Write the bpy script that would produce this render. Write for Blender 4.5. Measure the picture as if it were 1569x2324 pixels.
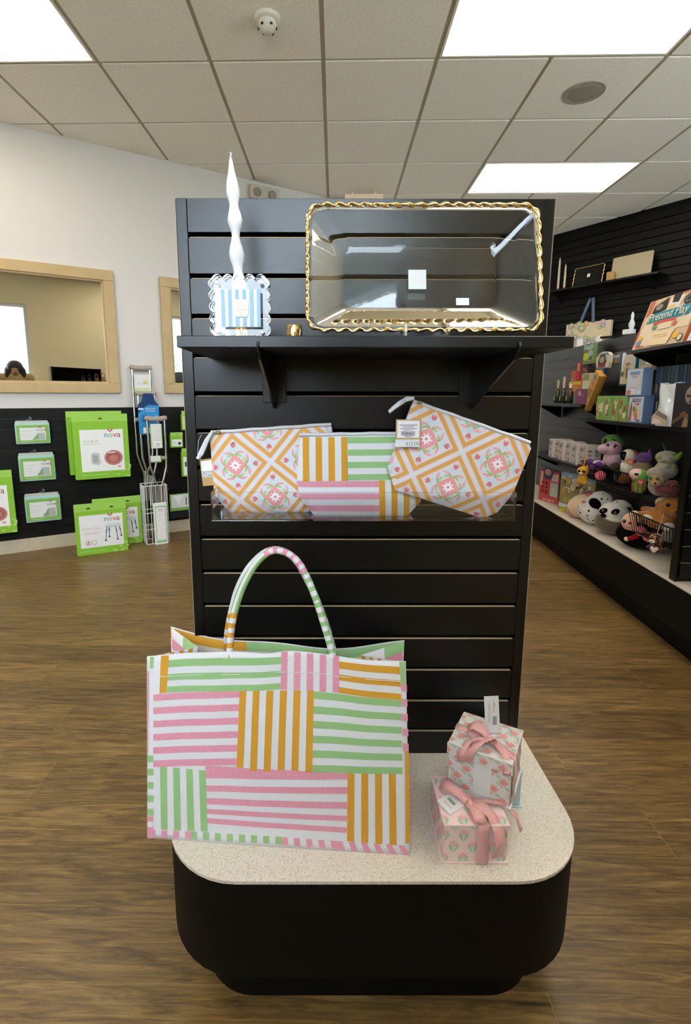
import bpy, math, random
from mathutils import Matrix, Vector
rnd = random.Random(7)
scene = bpy.context.scene
for o_ in list(bpy.data.objects): bpy.data.objects.remove(o_)
COL = scene.collection
# ------------------------------------------------------------------ camera
IW, IH = 1569, 2324
FOC, CX, CY = 1139.4, 737.4, 1094.3            # focal length and principal point, in image pixels
YAW, PIT, ROL = -.0202, .16857, .00116
ZC = 1.14                                      # the camera is held at chest height
def cam_axes():
    cy, sy, cp, sp, cr, sr = math.cos(YAW), math.sin(YAW), math.cos(PIT), math.sin(PIT), math.cos(ROL), math.sin(ROL)
    f = Vector((sy*cp, cy*cp, -sp)); r = Vector((cy, -sy, 0)); u = r.cross(f)
    return cr*r+sr*u, -sr*r+cr*u, f
CR, CU, CF = cam_axes()
CAMPOS = Vector((0, 0, ZC))
cam = bpy.data.cameras.new('camera'); cam_o = bpy.data.objects.new('camera', cam); COL.objects.link(cam_o)
cam.sensor_fit = 'VERTICAL'; cam.sensor_height = 36; cam.lens = FOC*36/IH
cam.shift_x = (IW/2-CX)/IH; cam.shift_y = (CY-IH/2)/IH
cam.clip_start = .02; cam.clip_end = 200
m_ = Matrix((CR, CU, -CF)).transposed().to_4x4(); m_.translation = CAMPOS
cam_o.matrix_world = m_
scene.camera = cam_o
# ------------------------------------------------------------------ world and exposure
world = bpy.data.worlds.new('world'); scene.world = world; world.use_nodes = True
bg = world.node_tree.nodes['Background']; bg.inputs[0].default_value = (.76, .88, 1.0, 1); bg.inputs[1].default_value = 11.5
PANEL_STRENGTH = 6.8
vs = scene.view_settings
vs.view_transform = 'Standard'; vs.look = 'None'; vs.gamma = 1; vs.use_curve_mapping = False; vs.exposure = 0.33
# ------------------------------------------------------------------ picture rays
def ray(x, y): return CR*((x-CX)/FOC) - CU*((y-CY)/FOC) + CF
def at_z(x, y, z):
    d = ray(x, y); return CAMPOS + d*((z-ZC)/d.z)
def at_plane(x, y, p, n):
    d = ray(x, y); return CAMPOS + d*((Vector(p)-CAMPOS).dot(n)/d.dot(n))
def frame(o, ang, tilt=0): return Matrix.Translation(Vector(o)) @ Matrix.Rotation(ang, 4, 'Z') @ Matrix.Rotation(tilt, 4, 'X')
def at_f(x, y, F, d=0.0):
    """where the ray through a pixel meets the plane local-y = d of a frame: local (x, z)"""
    n = (F.to_3x3() @ Vector((0, 1, 0))); p = F @ Vector((0, d, 0))
    q = F.inverted() @ at_plane(x, y, p, n); return q.x, q.z
# ------------------------------------------------------------------ materials
def lin(c):
    c = c/255; return c/12.92 if c <= .04045 else ((c+.055)/1.055)**2.4
def rgb(c): return (lin(c[0]), lin(c[1]), lin(c[2]), 1)
MATS = {}
def mat(name, c, rough=.6, spec=.5, metal=0, noise=0, nscale=20, bump=0, bscale=200, trans=0, ior=1.45, coat=0, emit=None, estr=0, alpha=1, sheen=0):
    if name in MATS: return MATS[name]
    m = bpy.data.materials.new(name); m.use_nodes = True; nt = m.node_tree; b = nt.nodes['Principled BSDF']; MATS[name] = m
    b.inputs['Base Color'].default_value = rgb(c); b.inputs['Roughness'].default_value = rough
    b.inputs['Specular IOR Level'].default_value = spec; b.inputs['Metallic'].default_value = metal
    b.inputs['Transmission Weight'].default_value = trans; b.inputs['IOR'].default_value = ior
    b.inputs['Coat Weight'].default_value = coat; b.inputs['Alpha'].default_value = alpha
    b.inputs['Sheen Weight'].default_value = sheen
    if emit: b.inputs['Emission Color'].default_value = rgb(emit); b.inputs['Emission Strength'].default_value = estr
    if noise or bump: tc = nt.nodes.new('ShaderNodeTexCoord')
    if noise:
        n = nt.nodes.new('ShaderNodeTexNoise'); n.inputs['Scale'].default_value = nscale; n.inputs['Detail'].default_value = 6
        nt.links.new(tc.outputs['Object'], n.inputs['Vector'])
        r = nt.nodes.new('ShaderNodeValToRGB'); nt.links.new(n.outputs['Fac'], r.inputs[0])
        r.color_ramp.elements[0].position = .3; r.color_ramp.elements[1].position = .7
        r.color_ramp.elements[0].color = rgb([x*(1-noise) for x in c]); r.color_ramp.elements[1].color = rgb([min(255, x*(1+noise)) for x in c])
        nt.links.new(r.outputs[0], b.inputs['Base Color'])
    if bump:
        n = nt.nodes.new('ShaderNodeTexNoise'); n.inputs['Scale'].default_value = bscale; n.inputs['Detail'].default_value = 3
        nt.links.new(tc.outputs['Object'], n.inputs['Vector'])
        bp = nt.nodes.new('ShaderNodeBump'); bp.inputs['Strength'].default_value = bump; bp.inputs['Distance'].default_value = .002
        nt.links.new(n.outputs['Fac'], bp.inputs['Height']); nt.links.new(bp.outputs[0], b.inputs['Normal'])
    return m
def ink(c, rough=.55): return mat('print_%d_%d_%d' % tuple(c), c, rough, .3)
BLACK = mat('black_laminate', (8, 8, 8), .30, .5, noise=.10, nscale=6, bump=.03, bscale=350)
BLACKWALL = mat('black_wall_slats', (9, 9, 8), .55, .25, noise=.1, nscale=4)
SLOTDARK = mat('slot_shadow_black', (4, 4, 4), .95, .05)
MATTEBLACK = mat('matte_black_base', (7, 7, 7), .6, .22, noise=.1, nscale=5)
MDF = mat('raw_board_edge', (196, 176, 138), .7)
WHITEWALL = mat('white_wall_paint', (214, 210, 206), .75, .3, bump=.05, bscale=90)
TANWALL = mat('tan_wall_paint', (226, 214, 182), .75, .3, bump=.05, bscale=90)
TRIM = mat('beige_window_trim', (190, 165, 120), .45, .4, noise=.03, nscale=8)
BASEB = mat('pale_baseboard_vinyl', (205, 190, 165), .5, .4, noise=.03)
MIRROR = mat('one_way_mirror_glass', (222, 222, 214), .015, .5, 1.0)
CLEAR = mat('clear_window_glass', (250, 252, 252), .0, .5, trans=1, ior=1.02)
ACRYL = mat('clear_acrylic', (252, 253, 253), .02, .5, trans=1, ior=1.40)
GLASS = mat('clear_pressed_glass', (246, 250, 248), .03, .6, trans=1, ior=1.44, bump=.03, bscale=60)
GOLD = mat('polished_gold', (236, 204, 138), .22, .5, 1.0, noise=.08, nscale=60)
CHROME = mat('brushed_aluminium', (205, 207, 208), .25, .5, 1.0)
WHITEWIRE = mat('white_coated_wire', (235, 235, 232), .4)
BLACKWIRE = mat('black_coated_wire', (14, 14, 14), .4)
PAPER = mat('white_paper', (222, 222, 222), .6, .3)
WAX = mat('white_wax', (218, 218, 220), .45, .4)
POLY = mat('clear_plastic_film', (250, 252, 252), .08, .5, trans=1, ior=1.05)
LEDM = mat('light_diffuser', (255, 250, 240), .6, .2, emit=(255, 244, 226), estr=PANEL_STRENGTH)
def deck_material():
    m = mat('speckled_laminate', (205, 194, 172), .4, .45); nt = m.node_tree; b = nt.nodes['Principled BSDF']
    tc = nt.nodes.new('ShaderNodeTexCoord'); v = nt.nodes.new('ShaderNodeTexNoise'); v.inputs['Scale'].default_value = 420; v.inputs['Detail'].default_value = 3; v.inputs['Distortion'].default_value = .6
    r = nt.nodes.new('ShaderNodeValToRGB'); e = r.color_ramp.elements
    e[0].position = .32; e[0].color = rgb((184, 168, 144)); e[1].position = .68; e[1].color = rgb((226, 219, 208)); k = e.new(.46); k.color = rgb((214, 205, 190))
    nt.links.new(tc.outputs['Object'], v.inputs['Vector']); nt.links.new(v.outputs['Fac'], r.inputs[0]); nt.links.new(r.outputs[0], b.inputs['Base Color']); return m
DECK = deck_material()
def wood_material():
    m = mat('brown_plank_vinyl', (110, 84, 54), .36, .42); nt = m.node_tree; b = nt.nodes['Principled BSDF']; L = nt.links.new
    tc = nt.nodes.new('ShaderNodeTexCoord'); oi = nt.nodes.new('ShaderNodeObjectInfo')
    off = nt.nodes.new('ShaderNodeVectorMath'); off.operation = 'MULTIPLY_ADD'
    cmb = nt.nodes.new('ShaderNodeCombineXYZ')
    for i in range(3): L(oi.outputs['Random'], cmb.inputs[i])
    off.inputs[1].default_value = (37, 61, 13); L(cmb.outputs[0], off.inputs[0]); L(tc.outputs['Object'], off.inputs[2])
    mp = nt.nodes.new('ShaderNodeMapping'); mp.inputs['Scale'].default_value = (2.4, 24, 1); L(off.outputs[0], mp.inputs[0])
    n1 = nt.nodes.new('ShaderNodeTexNoise'); n1.inputs['Scale'].default_value = 2.2; n1.inputs['Detail'].default_value = 9; n1.inputs['Roughness'].default_value = .72; n1.inputs['Distortion'].default_value = .9; L(mp.outputs[0], n1.inputs['Vector'])
    mp2 = nt.nodes.new('ShaderNodeMapping'); mp2.inputs['Scale'].default_value = (5, 120, 1); L(off.outputs[0], mp2.inputs[0])
    n2 = nt.nodes.new('ShaderNodeTexNoise'); n2.inputs['Scale'].default_value = 1.6; n2.inputs['Detail'].default_value = 4; L(mp2.outputs[0], n2.inputs['Vector'])
    r = nt.nodes.new('ShaderNodeValToRGB'); e = r.color_ramp.elements
    e[0].position = .30; e[0].color = rgb((60, 45, 25)); e[1].position = .74; e[1].color = rgb((166, 136, 88)); k = e.new(.44); k.color = rgb((104, 80, 45)); k = e.new(.58); k.color = rgb((132, 104, 60))
    L(n1.outputs['Fac'], r.inputs[0])
    mx = nt.nodes.new('ShaderNodeMix'); mx.data_type = 'RGBA'; mx.blend_type = 'OVERLAY'; mx.inputs['Factor'].default_value = .62
    L(r.outputs[0], mx.inputs['A']); L(n2.outputs['Fac'], mx.inputs['B'])
    hs = nt.nodes.new('ShaderNodeHueSaturation'); mr = nt.nodes.new('ShaderNodeMapRange'); mr.inputs['To Min'].default_value = .78; mr.inputs['To Max'].default_value = 1.18
    L(oi.outputs['Random'], mr.inputs['Value']); L(mr.outputs[0], hs.inputs['Value']); L(mx.outputs['Result'], hs.inputs['Color']); L(hs.outputs[0], b.inputs['Base Color'])
    bp = nt.nodes.new('ShaderNodeBump'); bp.inputs['Strength'].default_value = .12; bp.inputs['Distance'].default_value = .002; L(n2.outputs['Fac'], bp.inputs['Height']); L(bp.outputs[0], b.inputs['Normal'])
    return m
WOOD = wood_material()
TILE = mat('ceiling_tile_mineral', (246, 242, 232), .85, .2, noise=.03, nscale=90, bump=.25, bscale=260)
TBAR = mat('ceiling_grid_metal', (176, 168, 144), .5, .4)
# ------------------------------------------------------------------ mesh building
class MB:
    def __init__(s): s.v = []; s.f = []; s.m = []; s.sm = []
    def add(s, vs_, fs, mi=0, smooth=False):
        k = len(s.v); s.v += [tuple(v) for v in vs_]
        for f in fs: s.f.append(tuple(i+k for i in f)); s.m.append(mi); s.sm.append(smooth)
        return s
    def box(s, x0, x1, y0, y1, z0, z1, mi=0, M=None):
        v = [(x, y, z) for z in (z0, z1) for y in (y0, y1) for x in (x0, x1)]
        if M is not None: v = [M @ Vector(p) for p in v]
        return s.add(v, [(0, 2, 3, 1), (4, 5, 7, 6), (0, 1, 5, 4), (2, 6, 7, 3), (0, 4, 6, 2), (1, 3, 7, 5)], mi)
    def prism(s, poly, a, b, axis='z', mi=0, cap=True, smooth=False):
        """poly is extruded along z (points x,y) or along y (points x,z)"""
        n = len(poly)
        if axis == 'z': lo = [(x, y, a) for x, y in poly]; hi = [(x, y, b) for x, y in poly]
        else: lo = [(x, b, z) for x, z in poly]; hi = [(x, a, z) for x, z in poly]
        s.add(lo+hi, [(i, (i+1) % n, n+(i+1) % n, n+i) for i in range(n)], mi, smooth)
        if cap: s.add(lo, [tuple(range(n-1, -1, -1))], mi); s.add(hi, [tuple(range(n))], mi)
        return s
    def tube(s, pts, r, n=8, mi=0, closed=False, caps=True, flat=1.0, twist=None):
        pts = [Vector(p) for p in pts]; N = len(pts); R = r if isinstance(r, (list, tuple)) else [r]*N
        vs_ = []; up = None
        for i, p in enumerate(pts):
            if closed: t = pts[(i+1) % N]-pts[i-1]
            else: t = pts[min(i+1, N-1)]-pts[max(i-1, 0)]
            t.normalize()
            if up is None: up = t.cross(Vector((0, 0, 1)) if abs(t.z) < .9 else Vector((1, 0, 0))).normalized()
            else: up = (up-t*up.dot(t)).normalized()
            w = t.cross(up); tw = twist[i] if twist else 0
            for k in range(n):
                a = 2*math.pi*k/n; ca, sa = math.cos(a)*R[i], math.sin(a)*R[i]*flat
                cx, sx = ca*math.cos(tw)-sa*math.sin(tw), ca*math.sin(tw)+sa*math.cos(tw)
                vs_.append(p+up*cx+w*sx)
        fs = []
        for i in range(N if closed else N-1):
            j = (i+1) % N
            for k in range(n): fs.append((i*n+k, i*n+(k+1) % n, j*n+(k+1) % n, j*n+k))
        s.add(vs_, fs, mi, True)
        if caps and not closed: s.add(vs_[:n], [tuple(range(n-1, -1, -1))], mi); s.add(vs_[-n:], [tuple(range(n))], mi)
        return s
    def lathe(s, prof, n=20, mi=0, c=(0, 0, 0), M=None, sy=1.0):
        vs_ = [(c[0]+r*math.cos(2*math.pi*k/n), c[1]+sy*r*math.sin(2*math.pi*k/n), c[2]+z) for r, z in prof for k in range(n)]
        if M is not None: vs_ = [M @ Vector(v) for v in vs_]
        fs = [(i*n+k, i*n+(k+1) % n, (i+1)*n+(k+1) % n, (i+1)*n+k) for i in range(len(prof)-1) for k in range(n)]
        s.add(vs_, fs, mi, True)
        s.add(vs_[:n], [tuple(range(n-1, -1, -1))], mi); s.add(vs_[-n:], [tuple(range(n))], mi); return s
    def ell(s, c, r, mi=0, M=None, nu=16, nv=10):
        vs_ = []; c = Vector(c)
        if not isinstance(r, (tuple, list)): r = (r, r, r)
        for j in range(nv+1):
            t = math.pi*j/nv
            for k in range(nu):
                a = 2*math.pi*k/nu; p = Vector((r[0]*math.sin(t)*math.cos(a), r[1]*math.sin(t)*math.sin(a), -r[2]*math.cos(t)))
                vs_.append(c+(M.to_3x3() @ p if M is not None else p))
        s.add(vs_, [(j*nu+k, j*nu+(k+1) % nu, (j+1)*nu+(k+1) % nu, (j+1)*nu+k) for j in range(nv) for k in range(nu)], mi, True); return s
    def poly(s, pts, mi=0): return s.add(pts, [tuple(range(len(pts)))], mi)
    def mesh(s, name, mats):
        me = bpy.data.meshes.new(name); me.from_pydata(s.v, [], s.f)
        for m in (mats if isinstance(mats, (list, tuple)) else [mats]): me.materials.append(m)
        me.polygons.foreach_set('material_index', s.m); me.polygons.foreach_set('use_smooth', s.sm); me.update(); return me
    def build(s, name, mats, parent=None, M=None, bev=0, seg=2, label=None):
        o = bpy.data.objects.new(name, s.mesh(name, mats)); COL.objects.link(o)
        if parent: o.parent = parent
        if M is not None: o.matrix_local = M
        if bev: bevel(o, bev, seg)
        if label: o['label'] = label
        return o
def bevel(o, w, seg=2):
    b = o.modifiers.new('bevel', 'BEVEL'); b.width = w; b.segments = seg; b.limit_method = 'ANGLE'; b.angle_limit = .6
def tag(o, label, cat, group=None):
    o['label'] = label; o['category'] = cat
    if group: o['group'] = group
    return o
def thing(name, label, cat, M, group=None):
    o = bpy.data.objects.new(name, None); COL.objects.link(o); o.matrix_world = M; o.empty_display_size = .05
    return tag(o, label, cat, group)
def struct(o): o['kind'] = 'structure'; return o
def copy_part(src, parent, M=None, name=None):
    c = src.copy(); COL.objects.link(c); c.parent = parent
    if M is not None: c.matrix_local = M
    return c
TEXTS = []
def text(body, size, mats, parent, loc, rot=(math.pi/2, 0, 0), align='CENTER', name='lettering', mi=None, sx=1, spacing=1.0):
    cu = bpy.data.curves.new(name, 'FONT'); cu.body = body; cu.size = size; cu.align_x = align; cu.align_y = 'CENTER'; cu.extrude = .0002; cu.resolution_u = 2; cu.space_character = spacing
    ms = mats if isinstance(mats, (list, tuple)) else [mats]
    for m in ms: cu.materials.append(m)
    if mi:
        for i, k in enumerate(mi): cu.body_format[i].material_index = k
    o = bpy.data.objects.new(name, cu); COL.objects.link(o); o.parent = parent; o.location = loc; o.rotation_euler = rot; o.scale = (sx, 1, 1)
    TEXTS.append(o); return o
def finish_texts():
    dg = bpy.context.evaluated_depsgraph_get(); dg.update()
    for o in TEXTS:
        me = bpy.data.meshes.new_from_object(o.evaluated_get(dg)); me.name = o.name
        n = bpy.data.objects.new(o.name, me); COL.objects.link(n); n.parent = o.parent; n.matrix_local = o.matrix_local.copy()
        bpy.data.objects.remove(o)
# --- flat print: list of shapes in a box of the given size, drawn on a plane facing local -y
def ellpts(cx, cz, rx, rz, n=16, a0=0): return [(cx+rx*math.cos(a0+2*math.pi*i/n), cz+rz*math.sin(a0+2*math.pi*i/n)) for i in range(n)]
def shape(a):
    if a[0] == 'r': return [(a[1], a[2]), (a[3], a[2]), (a[3], a[4]), (a[1], a[4])], a[5]
    if a[0] == 'e': return ellpts(a[1], a[2], a[3], a[4]), a[5]
    return a[1], a[2]
def clip_poly(sub, clip):
    """Sutherland-Hodgman, clip region convex and counter-clockwise"""
    out = list(sub)
    for i in range(len(clip)):
        if not out: return []
        ax, ay = clip[i]; bx, by = clip[(i+1) % len(clip)]; inp = out; out = []
        def side(p): return (bx-ax)*(p[1]-ay)-(by-ay)*(p[0]-ax)
        for j in range(len(inp)):
            p, q = inp[j-1], inp[j]; sp, sq = side(p), side(q)
            if (sp >= 0) != (sq >= 0):
                t = sp/(sp-sq); out.append((p[0]+(q[0]-p[0])*t, p[1]+(q[1]-p[1])*t))
            if sq >= 0: out.append(q)
    return out
def art(name, parent, shapes, w=1, h=1, x0=0, z0=0, y=-.0006, step=.0002, clip=None, M=None):
    mb = MB(); mats = []; k = 0
    for a in shapes:
        pts, c = shape(a); pts = [(x0+p[0]*w, z0+p[1]*h) for p in pts]
        if clip: pts = clip_poly(pts, clip)
        if len(pts) < 3: continue
        m = c if not isinstance(c, tuple) else ink(c)
        if m not in mats: mats.append(m)
        ar = sum(pts[i-1][0]*pts[i][1]-pts[i][0]*pts[i-1][1] for i in range(len(pts)))
        if ar < 0: pts = pts[::-1]
        mb.poly([(p[0], y-step*k, p[1]) for p in pts], mats.index(m)); k += 1
    return mb.build(name, mats, parent, M)
def carton(name, label, cat, M, w, h, t, body, shapes=(), group=None, bev=.0015, side=None):
    """a printed carton standing on its base: local x 0..w, front at y=0, depth t, z 0..h"""
    r = thing(name, label, cat, M, group)
    MB().box(0, w, 0, t, 0, h).build('box_body', body if not isinstance(body, tuple) else ink(body), r, bev=bev)
    if shapes: art('front_print', r, shapes, w, h)
    return r
# ================================================================== the room
H = 2.924
LA = math.radians(31.6087)                                     # the left wall with the mirrored windows runs at this angle
LF = frame((0, 4.986, 0), LA)                                  # its frame: x along the wall, y into it, z up
U = Vector((math.cos(LA), math.sin(LA), 0)); NL = Vector((-math.sin(LA), math.cos(LA), 0)); PL0 = Vector((0, 4.986, 0))
RA = math.atan2(-.808, .589)
cornerA = Vector((2.218, 6.351, 0))
RF = frame(cornerA, RA)                                        # right wall: x from the far corner towards the viewer
BACK = .55                                                     # wall behind the viewer, parallel to the left wall
BF = frame(PL0-NL*(4.246+BACK), LA+math.pi)                    # its frame: faces the left wall, x runs the other way
def wpt(F, x, y=0): p = F @ Vector((x, y, 0)); return (p.x, p.y)
S_LEFT = -6.0
tD = (cornerA.dot(NL)+BACK)/-Vector((.589, -.808, 0)).dot(NL)
ROOM = [wpt(LF, S_LEFT), wpt(BF, -S_LEFT), (cornerA.x+.589*tD, cornerA.y-.808*tD), (cornerA.x, cornerA.y)]
LEN_R = tD; LEN_L = (cornerA-PL0).dot(U)
# ---- floor: a slab with one object per plank
fl = MB().prism([(x*1.05, (y-1.5)*1.05+1.5) for x, y in ROOM], -.06, -.0009).build('floor', mat('seam_gleam_underlay', (176, 150, 106), .7)); struct(fl)  # pale slab colour paints the light caught by plank bevels into the seams
PW = .1495
pl_y0 = .803-4*PW
k = 0
inset = ROOM
for row in range(-13, 42):
    y0 = pl_y0+row*PW; x = -6.2+((row*.47) % 1.0)*1.2+rnd.uniform(-.1, .1)
    while x < 6:
        ln = 1.22
        poly = clip_poly([(x, y0), (x+ln, y0), (x+ln, y0+PW), (x, y0+PW)], inset); x0 = x; x += ln
        if len(poly) < 3: continue
        cx = sum(p[0] for p in poly)/len(poly); cy = sum(p[1] for p in poly)/len(poly)
        if cy < -.2 or cx > 4 or cx < -4: 
            if (cx*cx+cy*cy) > 9: continue
        sh = [(cx+(px-cx)*(1-.0009/max(abs(px-cx), .02)), cy+(py-cy)*(1-.0008/max(abs(py-cy), .02))) for px, py in poly]
        mb = MB().prism([(p[0]-x0-.6, p[1]-y0) for p in sh], -.0009, 0)
        o = mb.build('floor_plank', WOOD, fl); o.location = (x0+.6, y0, 0); k += 1
# ---- ceiling: backing, recessed grid bars, one object per tile
GX, GY, T = -.0726, 3.0434, .61
ce = MB().prism([(x*1.05, (y-1.5)*1.05+1.5) for x, y in ROOM], H+.03, H+.09).build('ceiling', mat('ceiling_void', (120, 115, 104), .8)); struct(ce)
LIGHTS = [(-4, -1), (1, -1), (2, 2), (-4, -4), (1, -4)]  # the last two are out of view, added to light the room
lit = {(a+i, b) for a, b in LIGHTS for i in (0, 1)}
g = .0115
def shrink(poly, d): 
    cx = sum(p[0] for p in poly)/len(poly); cy = sum(p[1] for p in poly)/len(poly)
    return [(cx+(x-cx)*.992, cy+(y-cy)*.992) for x, y in poly]
for a in range(-9, 9):
    for b in range(-9, 7):
        if (a, b) in lit: continue
        x0, y0 = GX+a*T, GY+b*T
        full = [(x0+g, y0+g), (x0+T-g, y0+g), (x0+T-g, y0+T-g), (x0+g, y0+T-g)]
        poly = clip_poly(full, ROOM)
        if len(poly) < 3: continue
        cx = x0+T/2; cy = y0+T/2
        MB().prism([(p[0]-cx, p[1]-cy) for p in poly], 0, .025).build('ceiling_tile', TILE, ce, Matrix.Translation((cx, cy, H)), bev=.004, seg=1)
for a in range(-9, 10):
    x = GX+a*T; q = clip_poly([(x-g, -9), (x+g, -9), (x+g, 9), (x-g, 9)], ROOM)
    if len(q) > 2: MB().prism(q, H+.007, H+.03).build('grid_bar', TBAR, ce)
for b in range(-9, 8):
    y = GY+b*T; q = clip_poly([(-9, y-g), (9, y-g), (9, y+g), (-9, y+g)], ROOM)
    if len(q) > 2: MB().prism(q, H+.0075, H+.029).build('grid_bar', TBAR, ce)
# ---- walls
MB().box(S_LEFT-.1, LEN_L+.1, 0, .12, 0, H+.03).build('wall_left', WHITEWALL, M=LF); wall_left = bpy.data.objects['wall_left']
wall_right = MB().box(-.1, LEN_R+.1, .02, .12, 0, H+.03).build('wall_right', BLACKWALL, M=RF)
wall_side = MB().box(-.1, 4.246+BACK+.1, 0, .12, 0, H+.03).build('wall_side', TANWALL, M=frame((F_ := LF @ Vector((S_LEFT, -(4.246+BACK), 0))), LA+math.pi/2))
for o in (wall_left, wall_right, wall_side): struct(o)
# black slats of the lower left wall
SL_TOP = 1.056
z = SL_TOP; i = 0
while z > .12:
    zb = max(z-.0762+.006, .10)
    MB().box(-3.6, 1.2, -.016, -.0005, zb, z).build('wall_slat', BLACKWALL, wall_left, bev=.002, seg=1); z -= .0762; i += 1
MB().box(-3.6, 1.2, -.010, -.0004, .1, SL_TOP-.01).build('slat_backing', BLACKWIRE, wall_left)
bb = MB().box(-3.6, 1.2, -.02, -.0005, 0, .1).build('baseboard_left', BASEB, M=LF, bev=.003); struct(bb)
# black slats of the right wall
z = 2.88
while z > 1.2:
    MB().box(0, 2.9, -.002, .0195, z-.0762+.006, z).build('wall_slat', BLACKWALL, wall_right, bev=.002, seg=1); z -= .0762
# ---- mirrored windows of the left wall
def mirror_window(n, x0, x1, z0, z1):
    r = bpy.data.objects.new('window_%d' % n, None); COL.objects.link(r); r.matrix_world = LF; struct(r)
    w = .075; t = -.03
    MB().box(x0, x1, t, -.0005, z1-w, z1).build('frame_top', TRIM, r, bev=.004)
    MB().box(x0, x1, t, -.0005, z0, z0+w).build('frame_bottom', TRIM, r, bev=.004)
    MB().box(x0, x0+w, t, -.0005, z0+w, z1-w).build('frame_side', TRIM, r, bev=.004)
    MB().box(x1-w, x1, t, -.0005, z0+w, z1-w).build('frame_side', TRIM, r, bev=.004)
    s = .012
    st = MB(); st.box(x0+w, x1-w, -.018, -.004, z1-w-s, z1-w); st.box(x0+w, x1-w, -.018, -.004, z0+w, z0+w+s)
    st.box(x0+w, x0+w+s, -.018, -.004, z0+w+s, z1-w-s); st.box(x1-w-s, x1-w, -.018, -.004, z0+w+s, z1-w-s); st.build('glazing_bead', TRIM, r)
    MB().box(x0+w+s, x1-w-s, -.006, -.001, z0+w+s, z1-w-s).build('pane', MIRROR, r)
mirror_window(1, -3.62, -1.973, 1.165, 2.066)
mirror_window(2, -1.633, -.45, 1.165, 2.066)
# ---- wall behind the viewer: seen only in the mirrored panes
def mir(x, y):
    """pixel of the mirrored picture -> (x, z) in the frame of the wall behind the viewer"""
    c = 2*4.246+BACK; n = NL
    p = at_plane(x, y, NL*c, n); s = (p-PL0).dot(U); return -s, p.z
WB = []
wz0, wz1 = 1.28, 2.5
xa = mir(66, 760)[0]; xb = xa+1.6
xc = mir(384, 760)[0]; xd = xc-1.5
WINS = sorted([(xa, xb), (xd, xc), (xa+1.95, xa+3.3), (xd-1.9, xd-.35)])
wb = MB(); X0, X1 = -(LEN_R*0+3.9), -S_LEFT+.1
cur = X0
for a, b in WINS:
    wb.box(cur, a, 0, .12, 0, H+.03); cur = b
wb.box(cur, X1, 0, .12, 0, H+.03)
for a, b in WINS: wb.box(a, b, 0, .12, 0, wz0); wb.box(a, b, 0, .12, wz1, H+.03)
wall_back = struct(wb.build('wall_back', TANWALL, M=BF))
for i, (a, b) in enumerate(WINS):
    r = bpy.data.objects.new('window_%d' % (3+i), None); COL.objects.link(r); r.matrix_world = BF; struct(r)
    WF = mat('white_window_frame', (214, 220, 224), .4)
    f = .05
    MB().box(a, b, .03, .1, wz1-f, wz1).build('frame_top', WF, r); MB().box(a, b, .03, .1, wz0, wz0+f).build('frame_bottom', WF, r)
    MB().box(a, a+f, .03, .1, wz0+f, wz1-f).build('frame_side', WF, r); MB().box(b-f, b, .03, .1, wz0+f, wz1-f).build('frame_side', WF, r)
    MB().box(a+f, b-f, .06, .066, wz0+f, wz1-f).build('pane', CLEAR, r)
    lp = bpy.data.lights.new('window_portal', 'AREA'); lp.shape = 'RECTANGLE'; lp.size = b-a-2*f; lp.size_y = wz1-wz0-2*f; lp.cycles.is_portal = True
    lo = bpy.data.objects.new('window_portal', lp); COL.objects.link(lo); lo.matrix_world = BF @ Matrix.Translation(((a+b)/2, .12, (wz0+wz1)/2)) @ Matrix.Rotation(-math.pi/2, 4, 'X')
# ---- ceiling lights
LF_FRAME = mat('light_frame_white', (236, 232, 222), .4)
names_l = ['rectangular ceiling light at the upper left edge of the picture', 'large rectangular ceiling light at the upper right, nearest the viewer', 'smaller looking far ceiling light above the right end of the slatted stand',
           'unseen ceiling light added behind the viewer towards the left', 'unseen ceiling light added behind the viewer towards the right']
for (a, b), lb in zip(LIGHTS, names_l):
    x0, y0 = GX+a*T, GY+b*T
    r = thing('ceiling_light', lb, 'ceiling light', Matrix.Translation((x0+T, y0+T/2, H)), 'ceiling lights')
    f = .012; w, d = T-g, T/2-g
    fm = MB(); fm.box(-w, w, -d, -d+f, 0, .02); fm.box(-w, w, d-f, d, 0, .02); fm.box(-w, -w+f, -d+f, d-f, 0, .02); fm.box(w-f, w, -d+f, d-f, 0, .02); fm.build('light_frame', LF_FRAME, r)
    MB().box(-w+f, w-f, -d+f, d-f, .004, .02).build('light_diffuser', LEDM, r)
# ---- small ceiling things
p = at_z(607, 40, H)
r = thing('smoke_detector', 'small white round smoke detector on a ceiling tile', 'smoke detector', Matrix.Translation((p.x, p.y, H)))
SD = mat('detector_plastic', (226, 222, 212), .45)
MB().lathe([(.062, 0), (.062, -.012), (.056, -.018), (.045, -.02)], 24).build('detector_base', SD, r)
MB().lathe([(.042, -.02), (.046, -.035), (.043, -.045), (.03, -.055), (.026, -.062), (.001, -.064)], 24).build('sensing_head', SD, r)
for i in range(6):
    a = i*math.pi/3-.5
    MB().box(-.006, .006, -.046, -.040, -.05, -.042, M=Matrix.Rotation(a, 4, 'Z')).build('sensor_slot', mat('slot_dark', (60, 66, 60), .6), r)
pc = at_z(1325, 210, H)
r = thing('ceiling_speaker', 'round grey speaker grille set in a ceiling tile', 'ceiling speaker', Matrix.Translation((pc.x, pc.y, H)))
MB().lathe([(.118, 0), (.118, -.004), (.112, -.006), (.109, -.004)], 40).build('speaker_rim', mat('speaker_rim', (164, 160, 146), .5), r)
MB().lathe([(.108, -.0005), (.108, -.003), (.06, -.005), (.001, -.0055)], 40).build('speaker_grille', mat('speaker_grille', (152, 150, 136), .6, bump=.4, bscale=420), r)
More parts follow.
